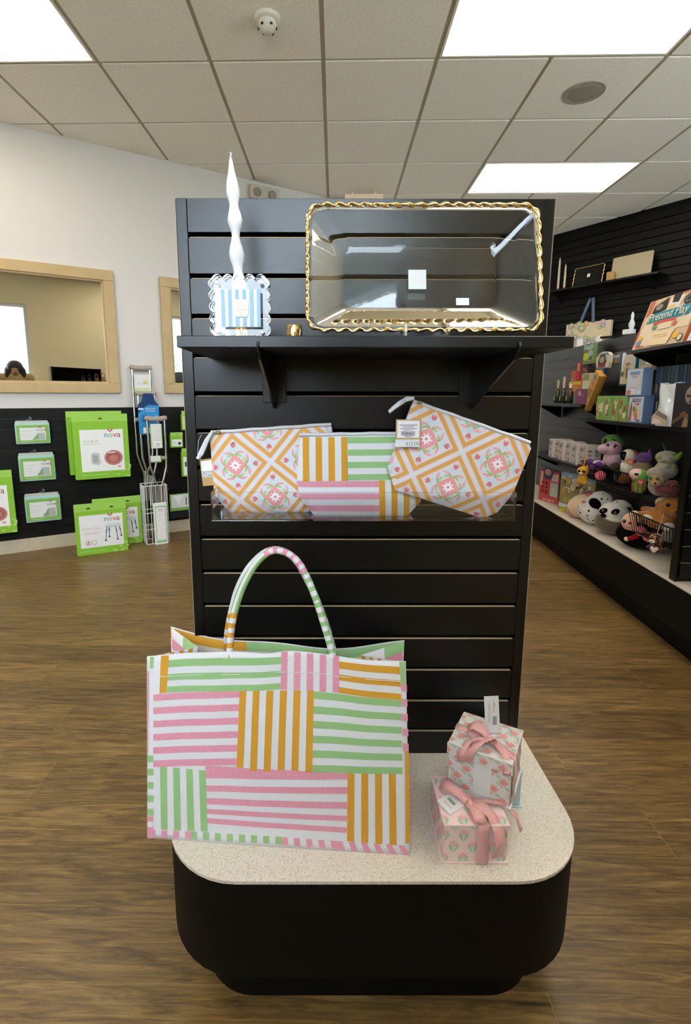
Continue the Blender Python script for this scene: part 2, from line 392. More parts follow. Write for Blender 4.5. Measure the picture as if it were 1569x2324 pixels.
# wall devices near the ceiling
x, z = at_f(601, 440, LF, -.04)
r = thing('emergency_light', 'small grey emergency light box high on the white wall', 'emergency light', LF @ Matrix.Translation((x, 0, z-.05)))
EL = mat('emergency_grey', (196, 188, 176), .5)
MB().box(-.13, .13, -.05, -.0005, 0, .105).build('light_housing', EL, r, bev=.006)
for dx in (-.075, .06):
    MB().lathe([(.03, 0), (.034, .012), (.03, .024), (.012, .028)], 18, M=Matrix.Translation((dx, -.05, .045)) @ Matrix.Rotation(math.pi/2, 4, 'X')).build('lamp_head', mat('lamp_head', (150, 142, 132), .3), r)
YV = Vector((0, 1, 0)); a = at_plane(783, 443, (0, 4.8, 0), YV); b = at_plane(870, 443, (0, 4.8, 0), YV)
r = thing('hanging_sign_box', 'pale cream box hung below the ceiling just above the top of the slatted stand', 'sign box', Matrix.Translation(((a.x+b.x)/2, 4.8, a.z-.15)))
hw = (b.x-a.x)/2
MB().box(-hw, hw, -.025, .025, 0, .15).build('sign_housing', mat('sign_box_cream', (250, 226, 198), .5), r, bev=.003)
for x in (-hw*.6, hw*.6): MB().box(x-.006, x+.006, -.006, .006, .15, H-a.z+.15).build('hanger_stem', mat('sign_box_cream', (250, 226, 198), .5), r)
# ================================================================== the slatted stand in the middle
PA, PD = .02182, 1.04473
PF = frame((0, PD, 0), PA)                                     # x along the panel, y away from the viewer
def rrect(x0, x1, y0, y1, r, n=10):
    pts = []
    for cx, cy, a in ((x1-r, y0+r, -90), (x1-r, y1-r, 0), (x0+r, y1-r, 90), (x0+r, y0+r, 180)):
        for i in range(n+1):
            t = math.radians(a+90*i/n); pts.append((cx+r*math.cos(t), cy+r*math.sin(t)))
    return pts
ZD = .323
st = thing('display_stand', 'tall black slatted display stand on a rounded base with a pale speckled deck', 'display stand', PF)
def smooth_prism(poly, z0, z1, mi=0):
    return MB().prism(poly, z0, z1, 'z', mi, True, True)
def base_parts(root, X0, X1, Y0, Y1, r):
    MB().prism(rrect(X0+.055, X1-.055, Y0+.057, Y1-.057, max(r-.04, .02)), 0, .122, 'z', 0, True, True).build('toe_kick', MATTEBLACK, root)
    MB().prism(rrect(X0, X1, Y0, Y1, r), .122, ZD-.006, 'z', 0, True, True).build('base_body', MATTEBLACK, root)
    MB().prism(rrect(X0-.001, X1+.001, Y0-.001, Y1+.001, r), ZD-.006, ZD, 'z', 0, True, True).build('deck', DECK, root)
base_parts(st, -.322, .462, -.312, .36, .15)
PX0, PX1, PTOP = -.310, .424, 1.517
FW = .022
MB().box(PX0+FW, PX1-FW, .022, .04, ZD, PTOP-.002).build('core_board', SLOTDARK, st)
for a, b in ((PX0, PX0+FW), (PX1-FW, PX1)): MB().box(a+.0003, b-.0003, .0003, .05, ZD, PTOP).build('side_frame', BLACK, st, bev=.0012, seg=1)
for a, b in ((PX0-.0012, PX0), (PX1, PX1+.0012)): MB().box(a, b, .0015, .049, ZD, PTOP-.001).build('edge_banding', mat('edge_band', (150, 138, 118), .6), st)
def slot_z(k): return 1.455-k*.0762
SLH = .0084
for k in range(-1, 15):
    zt = PTOP if k < 0 else slot_z(k)-SLH
    zb = ZD if k == 14 else slot_z(k+1)
    s_ = MB().box(PX0+FW, PX1-FW, 0, .012, zb, zt-.0006).build('slat', BLACK, st, bev=.0008, seg=1)
    if k >= 0: MB().box(PX0+FW+.004, PX1-FW-.004, .0006, .0060, zt-.0012, zt+.0002).build('slot_lip', MDF, s_)
# ---- shelf on the stand
SHZ = 1.232
sh = thing('display_shelf', 'black shelf board on two brackets near the top of the slatted stand', 'shelf', PF)
MB().box(-.249, .361, -.25, -.001, 1.2145, SHZ).build('shelf_board', BLACK, sh, bev=.001, seg=1)
for bx in (-.126, .275):
    br = MB().prism([(0, 1.2135), (0, 1.116), (.012, 1.116), (.235, 1.197), (.247, 1.2135)], 0, .004, 'y')
    br.v = [(bx+y, -x, z) for x, y, z in br.v]
    b_ = br.build('bracket', mat('black_steel', (16, 16, 16), .35), sh, bev=.0006, seg=1)
    MB().box(bx-.022, bx+.026, -.006, -.0005, 1.128, 1.2135).build('bracket_plate', mat('black_steel', (16, 16, 16), .35), b_, bev=.001, seg=1)
    MB().tube([(bx+.002, -.246, 1.21), (bx+.002, -.2525, 1.212), (bx+.002, -.2535, 1.217), (bx+.002, -.2515, 1.2225)], .0022, 8).build('front_hook', mat('black_steel', (16, 16, 16), .3), b_)
# ---- twisted candle in its gold cup
def gold_cup(lb, x, y, hc):
    r = thing('gold_candle_cup', lb, 'candle cup', PF @ Matrix.Translation((x, y, SHZ)), 'gold candle cups')
    MB().lathe([(.0125, 0), (.0135, .001), (.0135, hc-.001), (.0128, hc), (.0118, hc-.001), (.0116, .004), (.001, .003)], 32).build('cup', GOLD, r); return r
cx_, cz_ = at_f(548, 755, PF, -.125)
CUPX = cx_
gold_cup('polished gold cup under the wavy white candle', CUPX, -.125, at_f(548, 745, PF, -.125)[1]-SHZ)
cx2, _ = at_f(668, 752, PF, -.16)
gold_cup('empty polished gold cup standing alone left of the glass tray', cx2, -.16, at_f(668, 738, PF, -.16)[1]-SHZ)
cd = thing('wavy_candle', 'tall white wavy taper candle standing in a gold cup on the shelf', 'candle', PF @ Matrix.Translation((CUPX, -.125, SHZ+.005)))
def cpx(x, y): a, b = at_f(x, y, PF, -.125); return a-CUPX, b-SHZ-.005
prof = [(548, 752, 9.5), (547, 735, 9.5), (545, 700, 12), (544, 668, 15.5), (543.5, 649, 16.5), (542, 632, 13.5), (541, 617, 9.6), (540, 605, 11), (538.5, 590, 15.5), (537.5, 576, 17), (536.5, 560, 15), (535.5, 547, 11), (535, 536, 9.3), (535, 526, 11), (534.5, 514, 15), (533.5, 501, 17), (532.5, 487, 14), (531.5, 475, 10.5), (531, 465, 9), (530.5, 455, 11), (529.5, 443, 14), (528.5, 429, 14.5), (527, 412, 12.5), (526, 395, 9), (525, 378, 6), (524, 366, 4.2), (524, 360, 3)]
pts = []; rad = []
fine = []
for i in range(len(prof)-1):
    for t in (0, .34, .67): fine.append([prof[i][j]+(prof[i+1][j]-prof[i][j])*t for j in range(3)])
fine.append(list(prof[-1]))
for x, y, w in fine:
    a, z = cpx(x, y); pts.append((a, 0, z)); rad.append(w*.93/FOC)
MB().tube(pts, rad, 20, flat=.86, twist=[i*.09 for i in range(len(pts))]).build('candle_body', WAX, cd)
a, z = cpx(524, 360)
MB().tube([(a, 0, z-.002), (a-.0005, 0, z+.004), (a+.0012, -.001, z+.007), (a-.001, -.001, z+.009)], .0012, 8).build('wick', WAX, cd)
# ---- scalloped acrylic tray with striped card
ax0, az1 = at_f(475, 625, PF, -.2); ax1, _ = at_f(614, 630, PF, -.2); W = ax1-ax0; cxm = (ax0+ax1)/2; hh = az1-SHZ
ac = thing('scalloped_tray', 'clear scalloped acrylic tray standing upright in front of the candle', 'acrylic tray', PF @ Matrix.Translation((cxm, -.2, SHZ)))
def scallop(w, h, n, bump, r0=0):
    pts = []
    def edge(ax, az, bx, bz):
        dx, dz = (bx-ax)/n, (bz-az)/n; L = math.hypot(dx, dz); nx, nz = dz/L, -dx/L
        for i in range(n):
            for j in range(8):
                t = j/8; pts.append((ax+dx*(i+t)+nx*bump*math.sin(math.pi*t), az+dz*(i+t)+nz*bump*math.sin(math.pi*t)))
    e = bump
    edge(-w/2+e, e, w/2-e, e); edge(w/2-e, e, w/2-e, h-e); edge(w/2-e, h-e, -w/2+e, h-e); edge(-w/2+e, h-e, -w/2+e, e); return pts
outer = scallop(W, hh, 5, .006)
MB().prism(outer, -.002, .001, 'y').build('tray_face', ACRYL, ac)
n_ = len(outer); inn = [(x*.955, hh/2+(z-hh/2)*.955) for x, z in outer]
rim = MB(); lo = [(x, -.012, z) for x, z in outer]; li = [(x, -.012, z) for x, z in inn]; ho = [(x, -.0022, z) for x, z in outer]; hi_ = [(x, -.0022, z) for x, z in inn]
rim.add(lo+li+ho+hi_, [(i, (i+1) % n_, 2*n_+(i+1) % n_, 2*n_+i)[::-1] for i in range(n_)]+[(n_+i, n_+(i+1) % n_, 3*n_+(i+1) % n_, 3*n_+i) for i in range(n_)]+[(i, (i+1) % n_, n_+(i+1) % n_, n_+i) for i in range(n_)]+[(2*n_+i, 2*n_+(i+1) % n_, 3*n_+(i+1) % n_, 3*n_+i)[::-1] for i in range(n_)])
rim.build('scalloped_rim', ACRYL, ac)
for sx in (-1, 1):
    for z in (.009, hh-.014): MB().lathe([(.0032, 0), (.0032, .002), (.001, .0026)], 14, M=Matrix.Translation((sx*(W/2-.014), -.0125, z)) @ Matrix.Rotation(math.pi/2, 4, 'X')).build('foot_pad', PAPER, ac)
c0x, c0z = at_f(504, 742, PF, -.215); c1x, c1z = at_f(591, 657, PF, -.215)
cdM = PF @ Matrix.Translation((c0x, -.2155, c0z))
card = thing('striped_card', 'pale blue and white striped card tucked against the scalloped acrylic tray', 'card', cdM)
cw, ch = c1x-c0x, c1z-c0z
MB().box(0, cw, 0, .0008, 0, ch).build('card_sheet', PAPER, card)
shp = [('r', i*.2+.1-.05 if 0 else (i*2)/11, 0, (i*2+1)/11, 1, (150, 184, 206)) for i in range(6)]
rr = [(.5+(x), .5+z) for x, z in [(p[0]*.19, p[1]*.23) for p in [(-1, -.8), (-.8, -1), (.8, -1), (1, -.8), (1, .8), (.8, 1), (-.8, 1), (-1, .8)]]]
shp += [('p', rr, (226, 220, 212))]+[('r', .40+i*.035, .50+.03*((i*7) % 3), .415+i*.035, .58+.02*((i*5) % 3), (226, 206, 168)) for i in range(6)]+[('r', .41, .45, .59, .462, (222, 206, 176)), ('r', .44, .38, .56, .39, (222, 206, 176)), ('r', .40, .34, .60, .35, (222, 206, 176))]
art('card_print', card, shp, cw, ch)
fx0, fz0 = at_f(480, 757, PF, -.19)
fold = MB().prism([(0, 0), (.026, 0), (.020, hh*.5), (.014, hh*.86), (.002, hh*.9)], 0, .0008, 'y')
fo = fold.build('folded_sheet', PAPER, M=PF @ Matrix.Translation((ax0+.006, -.196, SHZ))); tag(fo, 'white folded sheet behind the left side of the scalloped tray', 'paper sheet')
# ---- glass tray with gold rim on a clear easel
def px_on(x, y, d): a, b = at_f(x, y, PF, d); return a, b
TB, TT = -.195, -.145
q = [px_on(697, 748, TB), px_on(1231, 750, TB), px_on(1222, 463, TT), px_on(699, 465, TT)]
gw = ((q[1][0]-q[0][0])+(q[2][0]-q[3][0]))/2; gcx = (q[0][0]+q[1][0]+q[2][0]+q[3][0])/4; gz0 = (q[0][1]+q[1][1])/2; gz1 = (q[2][1]+q[3][1])/2
tilt = -math.atan2(TT-TB, gz1-gz0); gh = math.hypot(TT-TB, gz1-gz0)
GM = PF @ Matrix.Translation((gcx, TB, gz0)) @ Matrix.Rotation(tilt, 4, 'X')
gl = thing('glass_tray', 'rectangular clear glass tray with twisted gold rim leaning on the shelf', 'glass tray', GM)
def rr2(w, h, r, n=6): return [(x, z+h/2) for x, z in rrect(-w/2, w/2, -h/2, h/2, r, n)]
def ring_stack(levels):
    mb = MB(); n = len(levels[0][1]); V = []
    for y, pts in levels: V += [(x, y, z) for x, z in pts]
    fs = [(i*n+k, (i+1)*n+k, (i+1)*n+(k+1) % n, i*n+(k+1) % n) for i in range(len(levels)-1) for k in range(n)]
    mb.add(V, fs, 0, True); return mb, n, V
iw, ih_ = gw*.68, gh*.5
def lv(w, h, r, y, dz=0): return (y, [(x, z+(gh-h)/2+dz) for x, z in rr2(w, h, r)])
t_ = .005
front = [lv(gw-.004, gh-.004, .022, 0), lv(gw-.016, gh-.016, .02, .004), lv(iw+.02, ih_+.02, .02, .028, -.002), lv(iw+.006, ih_+.006, .018, .032, -.002), lv(iw, ih_, .016, .033, -.002)]
backl = [lv(iw, ih_, .016, .033+t_, -.002), lv(iw+.008, ih_+.008, .018, .032+t_, -.002), lv(iw+.024, ih_+.024, .02, .028+t_, -.002), lv(gw-.012, gh-.012, .022, .004+t_), lv(gw-.002, gh-.002, .022, .002)]
allv = front+backl
mb, n, V = ring_stack(allv)
nf = len(front)
mb.f = [f for f in mb.f if not (min(f) >= (nf-1)*n and max(f) < (nf+1)*n and min(f) < nf*n and max(f) >= nf*n)]
mb.m = [0]*len(mb.f); mb.sm = [True]*len(mb.f)
mb.add([V[(nf-1)*n+k] for k in range(n)], [tuple(range(n-1, -1, -1))]); mb.add([V[nf*n+k] for k in range(n)], [tuple(range(n))])
mb.f += [((len(allv)-1)*n+k, k, (k+1) % n, (len(allv)-1)*n+(k+1) % n) for k in range(n)]; mb.m += [0]*n; mb.sm += [True]*n
mb.build('glass_body', GLASS, gl)
path = rr2(gw, gh, .024, 10); dense = []
for i in range(len(path)):
    a, b = path[i], path[(i+1) % len(path)]; L = math.hypot(b[0]-a[0], b[1]-a[1]); m = max(1, int(L/.0016))
    for j in range(m): dense.append((a[0]+(b[0]-a[0])*j/m, a[1]+(b[1]-a[1])*j/m, L/m))
d_ = 0; P3 = []; tw = []; R3 = []
for x, z, l in dense:
    ph = d_/.022*2*math.pi; d_ += l; P3.append((x, .0015*math.sin(ph), z+.0012*math.cos(ph))); tw.append(ph/2); R3.append(.0036)
k_ = round(d_/.022)*.022/d_
MB().tube(P3, R3, 12, closed=True, flat=.62, twist=[t*k_ for t in tw]).build('gold_rim', GOLD, gl)
sx0, sz0 = at_f(928, 655, GM, .03); sx1, sz1 = at_f(968, 611, GM, .03)
MB().box(sx0, sx1, .0318, .0326, sz0, sz1).build('barcode_sticker', mat('pale_sticker', (206, 208, 206), .5), gl)
MB().box(sx0, sx1, .0388, .0394, sz0-.014, sz0-.001).build('sticker_backing', mat('grey_film', (120, 122, 116), .4, alpha=.7), gl)
px_, pz_ = at_f(1040, 686, GM, .02)
MB().box(px_, px_+.022, .0314, .0322, pz_, pz_+.0125, M=None).build('price_sticker', PAPER, gl)
ex0, _ = at_f(915, 745, PF, -.2); ex1, _ = at_f(1010, 745, PF, -.2)
es = thing('plate_easel', 'small clear acrylic easel holding the gold rimmed glass tray', 'easel', PF @ Matrix.Translation(((ex0+ex1)/2, -.2, SHZ)))
for dx in (ex0, ex1):
    x = dx-(ex0+ex1)/2
    e_ = MB().prism([(-.018, 0), (.1, 0), (.1, .008), (.075, .05), (.066, .05), (.022, .009), (-.007, .009), (-.010, .022), (-.018, .022)], 0, .004, 'y')
    e_.v = [(x+y, xx, z) for xx, y, z in e_.v]; e_.build('easel_leg', ACRYL, es, bev=.0006, seg=1)
MB().box(-(ex1-ex0)/2, (ex1-ex0)/2, .05, .054, .0, .012).build('cross_bar', ACRYL, es)
# ================================================================== draped fabric print
def poly_h(outline, B, soft):
    n = len(outline); E = []
    for i in range(n):
        a, b = outline[i], outline[(i+1) % n]; L = math.hypot(b[0]-a[0], b[1]-a[1]); E.append((a, (-(b[1]-a[1])/L, (b[0]-a[0])/L)))
    def h(x, z):
        d = min((x-a[0])*nx+(z-a[1])*nz for a, (nx, nz) in E); t = max(0, min(1, d/soft)); return B*math.sqrt(max(0, 1-(1-t)**2))
    return h
def drape(name, parent, polys, outline, h, cell=.014, eps=.0005, y0=0):
    mb = MB(); mats = []
    for lay, (pts, c, ly) in enumerate(polys):
        ar = sum(pts[i-1][0]*pts[i][1]-pts[i][0]*pts[i-1][1] for i in range(len(pts)))
        if ar < 0: pts = pts[::-1]
        pts = clip_poly(pts, outline) if outline else pts
        if len(pts) < 3: continue
        m = ink(c, .8) if isinstance(c, tuple) else c
        if m not in mats: mats.append(m)
        xa, xb = min(p[0] for p in pts), max(p[0] for p in pts); za, zb = min(p[1] for p in pts), max(p[1] for p in pts)
        for i in range(math.floor(xa/cell), math.floor(xb/cell)+1):
            for j in range(math.floor(za/cell), math.floor(zb/cell)+1):
                q = clip_poly(pts, [(i*cell, j*cell), ((i+1)*cell, j*cell), ((i+1)*cell, (j+1)*cell), (i*cell, (j+1)*cell)])
                if len(q) > 2: mb.add([(x, y0-h(x, z)-eps*ly, z) for x, z in q], [tuple(range(len(q)))], mats.index(m), True)
    return mb.build(name, mats, parent)
def ccw(p):
    ar = sum(p[i-1][0]*p[i][1]-p[i][0]*p[i-1][1] for i in range(len(p))); return p if ar > 0 else p[::-1]
def hull(pts):
    pts = sorted(set(pts)); 
    def half(ps):
        o = []
        for p in ps:
            while len(o) > 1 and (o[-1][0]-o[-2][0])*(p[1]-o[-2][1])-(o[-1][1]-o[-2][1])*(p[0]-o[-2][0]) <= 0: o.pop()
            o.append(p)
        return o
    a = half(pts); b = half(pts[::-1]); return a[:-1]+b[:-1]
GOLDC, GREENC, PINKC, WHITEC = (214, 156, 54), (152, 192, 132), (224, 152, 172), (222, 222, 226)
LATC = (222, 168, 88)
CLOTH = mat('white_cotton', WHITEC, .85, .2, bump=.15, bscale=900)
GOLDF = mat('gold_cotton', GOLDC, .85, .2, bump=.15, bscale=900); GREENF = mat('green_cotton', GREENC, .85, .2, bump=.15, bscale=900); PINKF = mat('pink_cotton', PINKC, .85, .2, noise=.03, nscale=300, bump=.15, bscale=900)
FAB = {'w': CLOTH, 'g': GOLDF, 'n': GREENF, 'p': PINKF}
def medallion(c, rot, S):
    out = []; k = S/.104
    def tr(pts, r, layer, col): 
        out.append(([(c[0]+(x*math.cos(r)-y*math.sin(r))*k, c[1]+(x*math.sin(r)+y*math.cos(r))*k) for x, y in pts], col, layer))
    for q in range(4):
        a = rot+q*math.pi/2
        for (i, o, col, ly) in ((.0392, .0468, LATC, 1), (.0468, .0482, (240, 190, 196), 1), (.0380, .0392, (240, 196, 196), 1)):
            tr([(i, -i), (o, -o), (o, o), (i, i)], a, ly, col)
        d = a+math.pi/4
        # tulip, stem curls, leaves towards each corner of the cell
        tr([(.0370, -.0022), (.0415, -.0052), (.0475, -.0048), (.0440, -.0012), (.0505, 0), (.0440, .0012), (.0475, .0048), (.0415, .0052), (.0370, .0022)], d, 2, (224, 122, 128))
        tr(ellpts(.0335, .0045, .0028, .0022, 8), d, 2, (190, 222, 232)); tr(ellpts(.0335, -.0045, .0028, .0022, 8), d, 2, (190, 222, 232)); tr([(.028, -.0006), (.037, -.0006), (.037, .0006), (.028, .0006)], d, 1.5, (190, 222, 232))
        for s in (1, -1):
            tr([(.0255, s*.004), (.0290, s*.008), (.0295, s*.014), (.0265, s*.0235), (.0245, s*.0165), (.0242, s*.009)], d, 2, (240, 170, 180))
            tr([(.0215, s*.002), (.0265, s*.0035), (.0262, s*.0075), (.0222, s*.0105), (.0205, s*.0145), (.0168, s*.0150), (.0188, s*.0105), (.0205, s*.006)], d, 2, (160, 205, 128))
            tr(ellpts(.0225, s*.0035, .0018, .0006, 6), d, 3, (205, 90, 120))
    sq = .0172
    tr([(-sq, -sq), (sq, -sq), (sq, sq), (-sq, sq)], rot, 1.4, (222, 190, 120)); sq = .0161
    tr([(-sq, -sq), (sq, -sq), (sq, sq), (-sq, sq)], rot, 1.8, (238, 160, 165))
    for q in range(8):
        r = .0075 if q % 2 == 0 else .0088; wd = .0026 if q % 2 == 0 else .0030
        tr([(.002, 0), (r-.003, -wd), (r+.0045, 0), (r-.003, wd)], rot+q*math.pi/4, 2.4, (246, 244, 244))
    tr(ellpts(0, 0, .0018, .0018, 8), rot, 3, (226, 130, 140)); return out
def pouch(name, label, pxs, off, angle, med_px, S, kind):
    loc = [at_f(x, y, PF, -off) for x, y in pxs]; cx = sum(p[0] for p in loc)/len(loc); zb = min(p[1] for p in loc)
    M = PF @ Matrix.Translation((cx, -off, zb))
    ol = ccw(hull([(x-cx, z-zb) for x, z in loc]))
    r = thing(name, label, 'zip pouch', M, 'printed zip pouches')
    h = poly_h(ol, .007, .035)
    drape('pouch_front', r, [(ol, CLOTH, 0)], ol, h)
    bk = MB(); n = len(ol); bk.prism(ol, -.0003, .008, 'y'); bk.build('pouch_back', CLOTH, r)
    polys = []
    if kind == 'diamond':
        mx, mz = at_f(*med_px, PF, -off-.006); c0 = (mx-cx, mz-zb); rot = angle+math.pi/4
        e1 = (math.cos(rot)*S, math.sin(rot)*S); e2 = (-e1[1], e1[0])
        for i in range(-4, 5):
            for j in range(-4, 5):
                c = (c0[0]+i*e1[0]+j*e2[0], c0[1]+i*e1[1]+j*e2[1])
                if min(p[0] for p in ol)-S < c[0] < max(p[0] for p in ol)+S and min(p[1] for p in ol)-S < c[1] < max(p[1] for p in ol)+S: polys += medallion(c, rot, S)
        drape('woven_print', r, polys, ol, h)
    return r, (cx, zb), ol, h
def stripes(quad, cols, vertical, fr=None, fr2=None):
    """quad: TL,TR,BR,BL in local (x,z); cols from left (vertical) or from top; returns polygons"""
    TL, TR, BR, BL = quad; n = len(cols); fr = fr or [i/n for i in range(n+1)]; out = []
    def L(a, b, t): return (a[0]+(b[0]-a[0])*t, a[1]+(b[1]-a[1])*t)
    for i, c in enumerate(cols):
        if c == 'w': continue
        a, b = fr[i], fr[i+1]; a2, b2 = (fr2[i], fr2[i+1]) if fr2 else (a, b)
        if vertical: p = [L(TL, TR, a), L(TL, TR, b), L(BL, BR, b), L(BL, BR, a)]
        else: p = [L(TL, BL, a), L(TR, BR, a2), L(TR, BR, b2), L(TL, BL, b)]
        out.append((p, FAB[c], 1))
    return out
def zipper(r, org, off, a_px, b_px, pull_px, tassel_px, name_dir):
    cx, zb = org
    A = at_f(*a_px, PF, -off-.002); B = at_f(*b_px, PF, -off-.002); A = (A[0]-cx, A[1]-zb); B = (B[0]-cx, B[1]-zb)
    MB().tube([(A[0]+(B[0]-A[0])*t/12, -.002, A[1]+(B[1]-A[1])*t/12+.0006*math.sin(t*2)) for t in range(13)], .0052, 10, flat=.7).build('zipper_band', CLOTH, r)
    MB().tube([(A[0]+(B[0]-A[0])*t/12, -.0062, A[1]+(B[1]-A[1])*t/12+.0006*math.sin(t*2)) for t in range(13)], .0011, 6).build('zipper_teeth', mat('zip_teeth', (226, 228, 232), .5), r)
    if pull_px:
        P = at_f(*pull_px, PF, -off-.008); P = (P[0]-cx, P[1]-zb)
        pl = MB().box(P[0]-.005, P[0]+.005, -.011, -.007, P[1]-.003, P[1]+.003).build('zipper_pull', mat('dull_brass', (150, 140, 112), .3, metal=1), r, bev=.001)
        tp = [at_f(x, y, PF, -off-.01) for x, y in tassel_px]; tp = [(x-cx, z-zb) for x, z in tp]
        tb = MB()
        for s in range(-2, 3):
            pts_ = [(x+s*.0022*(i/(len(tp)-1)), -.010-.0012*abs(s), z+s*.0022*(i/(len(tp)-1))) for i, (x, z) in enumerate(tp)]
            tb.tube(pts_, [.0030]+[.0042]*(len(tp)-2)+[.0034+.0006*(s % 2)], 7)
        tb.build('tassel', CLOTH, r)
# ---- clear acrylic bin holding the pouches
bn = thing('acrylic_bin', 'clear acrylic bin on the slatted stand with three pouches in it', 'acrylic bin', PF)
bx0, bx1, bz0, bz1, bf = -.243, .352, .9, .957, -.085
MB().box(bx0, bx1, bf, -.001, bz0, bz0+.003).build('bin_floor', ACRYL, bn)
MB().box(bx0, bx1, bf-.003, bf, bz0, bz1).build('front_lip', ACRYL, bn)
MB().box(bx0, bx1, -.004, -.001, bz0+.003, bz1+.01).build('bin_back', ACRYL, bn)
for x in (bx0, bx1-.003): MB().box(x, x+.003, bf, -.004, bz0+.003, bz1).build('end_panel', ACRYL, bn)
r, org, ol, h = pouch('zip_pouch', 'left white pouch with gold diamond lattice and pink medallions, tilted up right', [(484, 984), (752, 965), (759, 1000), (752, 1130), (698, 1163), (532, 1172), (487, 1125), (477, 1000)], .018, .105, (535, 1056), .1035, 'diamond')
zipper(r, org, .018, (484, 981), (752, 963), (495, 981), [(484, 978), (472, 996), (462, 1018), (454, 1036)], -1)
tg = MB(); a = at_f(460, 1104, PF, -.013); b = at_f(484, 1043, PF, -.013); w_, h_ = b[0]-a[0]+.012, b[1]-a[1]
tgo = thing('hang_tag', 'gold bordered white hang tag showing beside the left pouch', 'hang tag', PF @ Matrix.Translation((a[0], -.0095, a[1])) @ Matrix.Rotation(-.09, 4, 'Y'))
MB().box(0, w_, 0, .0008, 0, h_).build('tag_card', mat('gold_card', (190, 160, 100), .5), tgo)
art('tag_face', tgo, [('r', .06, .32, 1, .94, (240, 238, 238))], w_, h_)
text('ROYAL', .0085, ink((110, 104, 112)), tgo, (.0035, -.0016, h_*.50), align='LEFT'); text('STANDARD', .0085, ink((110, 104, 112)), tgo, (.0035, -.0016, h_*.38), align='LEFT')
MB().tube([(.004, -.001, h_*.98), (-.002, -.002, h_*1.25), (.004, -.003, h_*1.7), (.012, -.004, h_*1.9)], .0005, 5).build('tag_string', PAPER, tgo)
# middle striped pouch
r, org, ol, h = pouch('zip_pouch', 'middle zip pouch patched from gold, green and pink stripes', [(680, 988), (900, 981), (965, 985), (966, 1060), (955, 1138), (922, 1173), (716, 1173), (680, 1128), (674, 1092)], .038, 0, None, 0, 'stripe')
def pq(off, org, *pts): return [(at_f(x, y, PF, -off-.006)[0]-org[0], at_f(x, y, PF, -off-.006)[1]-org[1]) for x, y in pts]
o_ = .038
polys = stripes(pq(o_, org, (687, 993), (789, 992), (790, 1091), (688, 1093)), list('gwgwgwg'), True)
polys += stripes(pq(o_, org, (787, 992), (985, 990), (985, 1088), (788, 1090)), list('nwnwnwn'), False)
polys += stripes(pq(o_, org, (672, 1092), (860, 1091), (862, 1174), (672, 1174)), list('pwpwpw'), False)
polys += stripes(pq(o_, org, (860, 1090), (985, 1088), (985, 1174), (862, 1174)), list('gwgwgwgwg'), True)
drape('woven_print', r, polys, ol, h)
zipper(r, org, o_, (680, 987), (962, 982), None, None, 1)
# right pouch
r, org, ol, h = pouch('zip_pouch', 'right zip pouch with gold diamond lattice, tilted down right, price tag and tassel', [(938, 912), (1070, 952), (1200, 1004), (1206, 1018), (1165, 1120), (1128, 1163), (1096, 1176), (897, 1112), (880, 1062), (920, 960)], .060, -.335, (1129, 1053), .106, 'diamond')
zipper(r, org, .060, (938, 910), (1203, 1004), (952, 913), [(940, 904), (922, 906), (903, 918), (888, 930)], 1)
a = at_f(898, 997, PF, -.082); b = at_f(956, 952, PF, -.082); w_, h_ = b[0]-a[0], b[1]-a[1]
tgo = thing('hang_tag', 'gold bordered barcode tag hanging over the right pouch', 'hang tag', PF @ Matrix.Translation((a[0], -.0835, a[1])))
MB().box(0, w_, 0, .0008, 0, h_).build('tag_card', mat('gold_card', (190, 160, 100), .5), tgo)
bars = [('r', .22+i*.026, .20, .22+i*.026+(.008 if i % 3 else .016), .42, (70, 62, 84)) for i in range(21)]
art('tag_face', tgo, [('r', .06, .08, .94, .94, (236, 232, 234)), ('r', .14, .70, .86, .735, (110, 104, 110)), ('r', .28, .62, .72, .65, (120, 116, 120)), ('r', .16, .54, .84, .57, (120, 116, 120)), ('r', .30, .47, .70, .495, (120, 116, 120)), ('r', .36, .13, .64, .155, (110, 104, 110))]+bars, w_, h_)
a2 = at_f(898, 1014, PF, -.08)
stk = MB().box(0, w_*.97, .0009, .0014, a2[1]-a[1], -.0004).build('price_sticker', PAPER, tgo)
text('$12.00', .0095, ink((140, 140, 146)), tgo, (w_*.68, .0006, -.0085), align='CENTER')
MB().tube([(w_*.5, -.001, h_*.95), (w_*.55, .004, h_*1.12), (w_*.75, .008, h_*1.35)], .0004, 5).build('tag_string', PAPER, tgo)
# ================================================================== striped tote bag on the deck
Bl = Vector((-.348, .81, ZD)); Br = Vector((.139, .785, ZD)); Tl = Vector((-.351, .882, .6515))
TX = (Br-Bl).normalized(); BW = (Br-Bl).length
TZ = (Tl-Bl); TZ = (TZ-TX*TZ.dot(TX)).normalized(); TY = TZ.cross(TX)
TM = Matrix((TX, TY, TZ)).transposed().to_4x4(); TM.translation = Bl+Vector((0, 0, .001))
tote = thing('tote_bag', 'large canvas tote bag patched from pink, green and gold stripes', 'tote bag', TM)
def tq(x, y): return at_f(310+x/2.4516, 1220+y/2.4516, TM)
def tp(x, y, d=0): return at_f(x, y, TM, d)
def bulge(x, z):
    u = x/BW; v = max(0, min(1, z/.335)); return .006*math.sin(math.pi*max(0, min(1, u)))*math.sin(math.pi*v*.9+.2)+.003*math.sin(u*14+v*3)*v*v+.0012*math.sin(u*31+1)*v
topz = lambda x: 0
FR_TOP = [(60, 660), (180, 652), (330, 643), (480, 634), (600, 634), (740, 645), (820, 633), (930, 636), (1040, 648), (1180, 668), (1340, 684), (1500, 692)]
top_l = [tq(*p) for p in FR_TOP]; bot_l = [tq(60, 1672), tq(1520, 1768)]
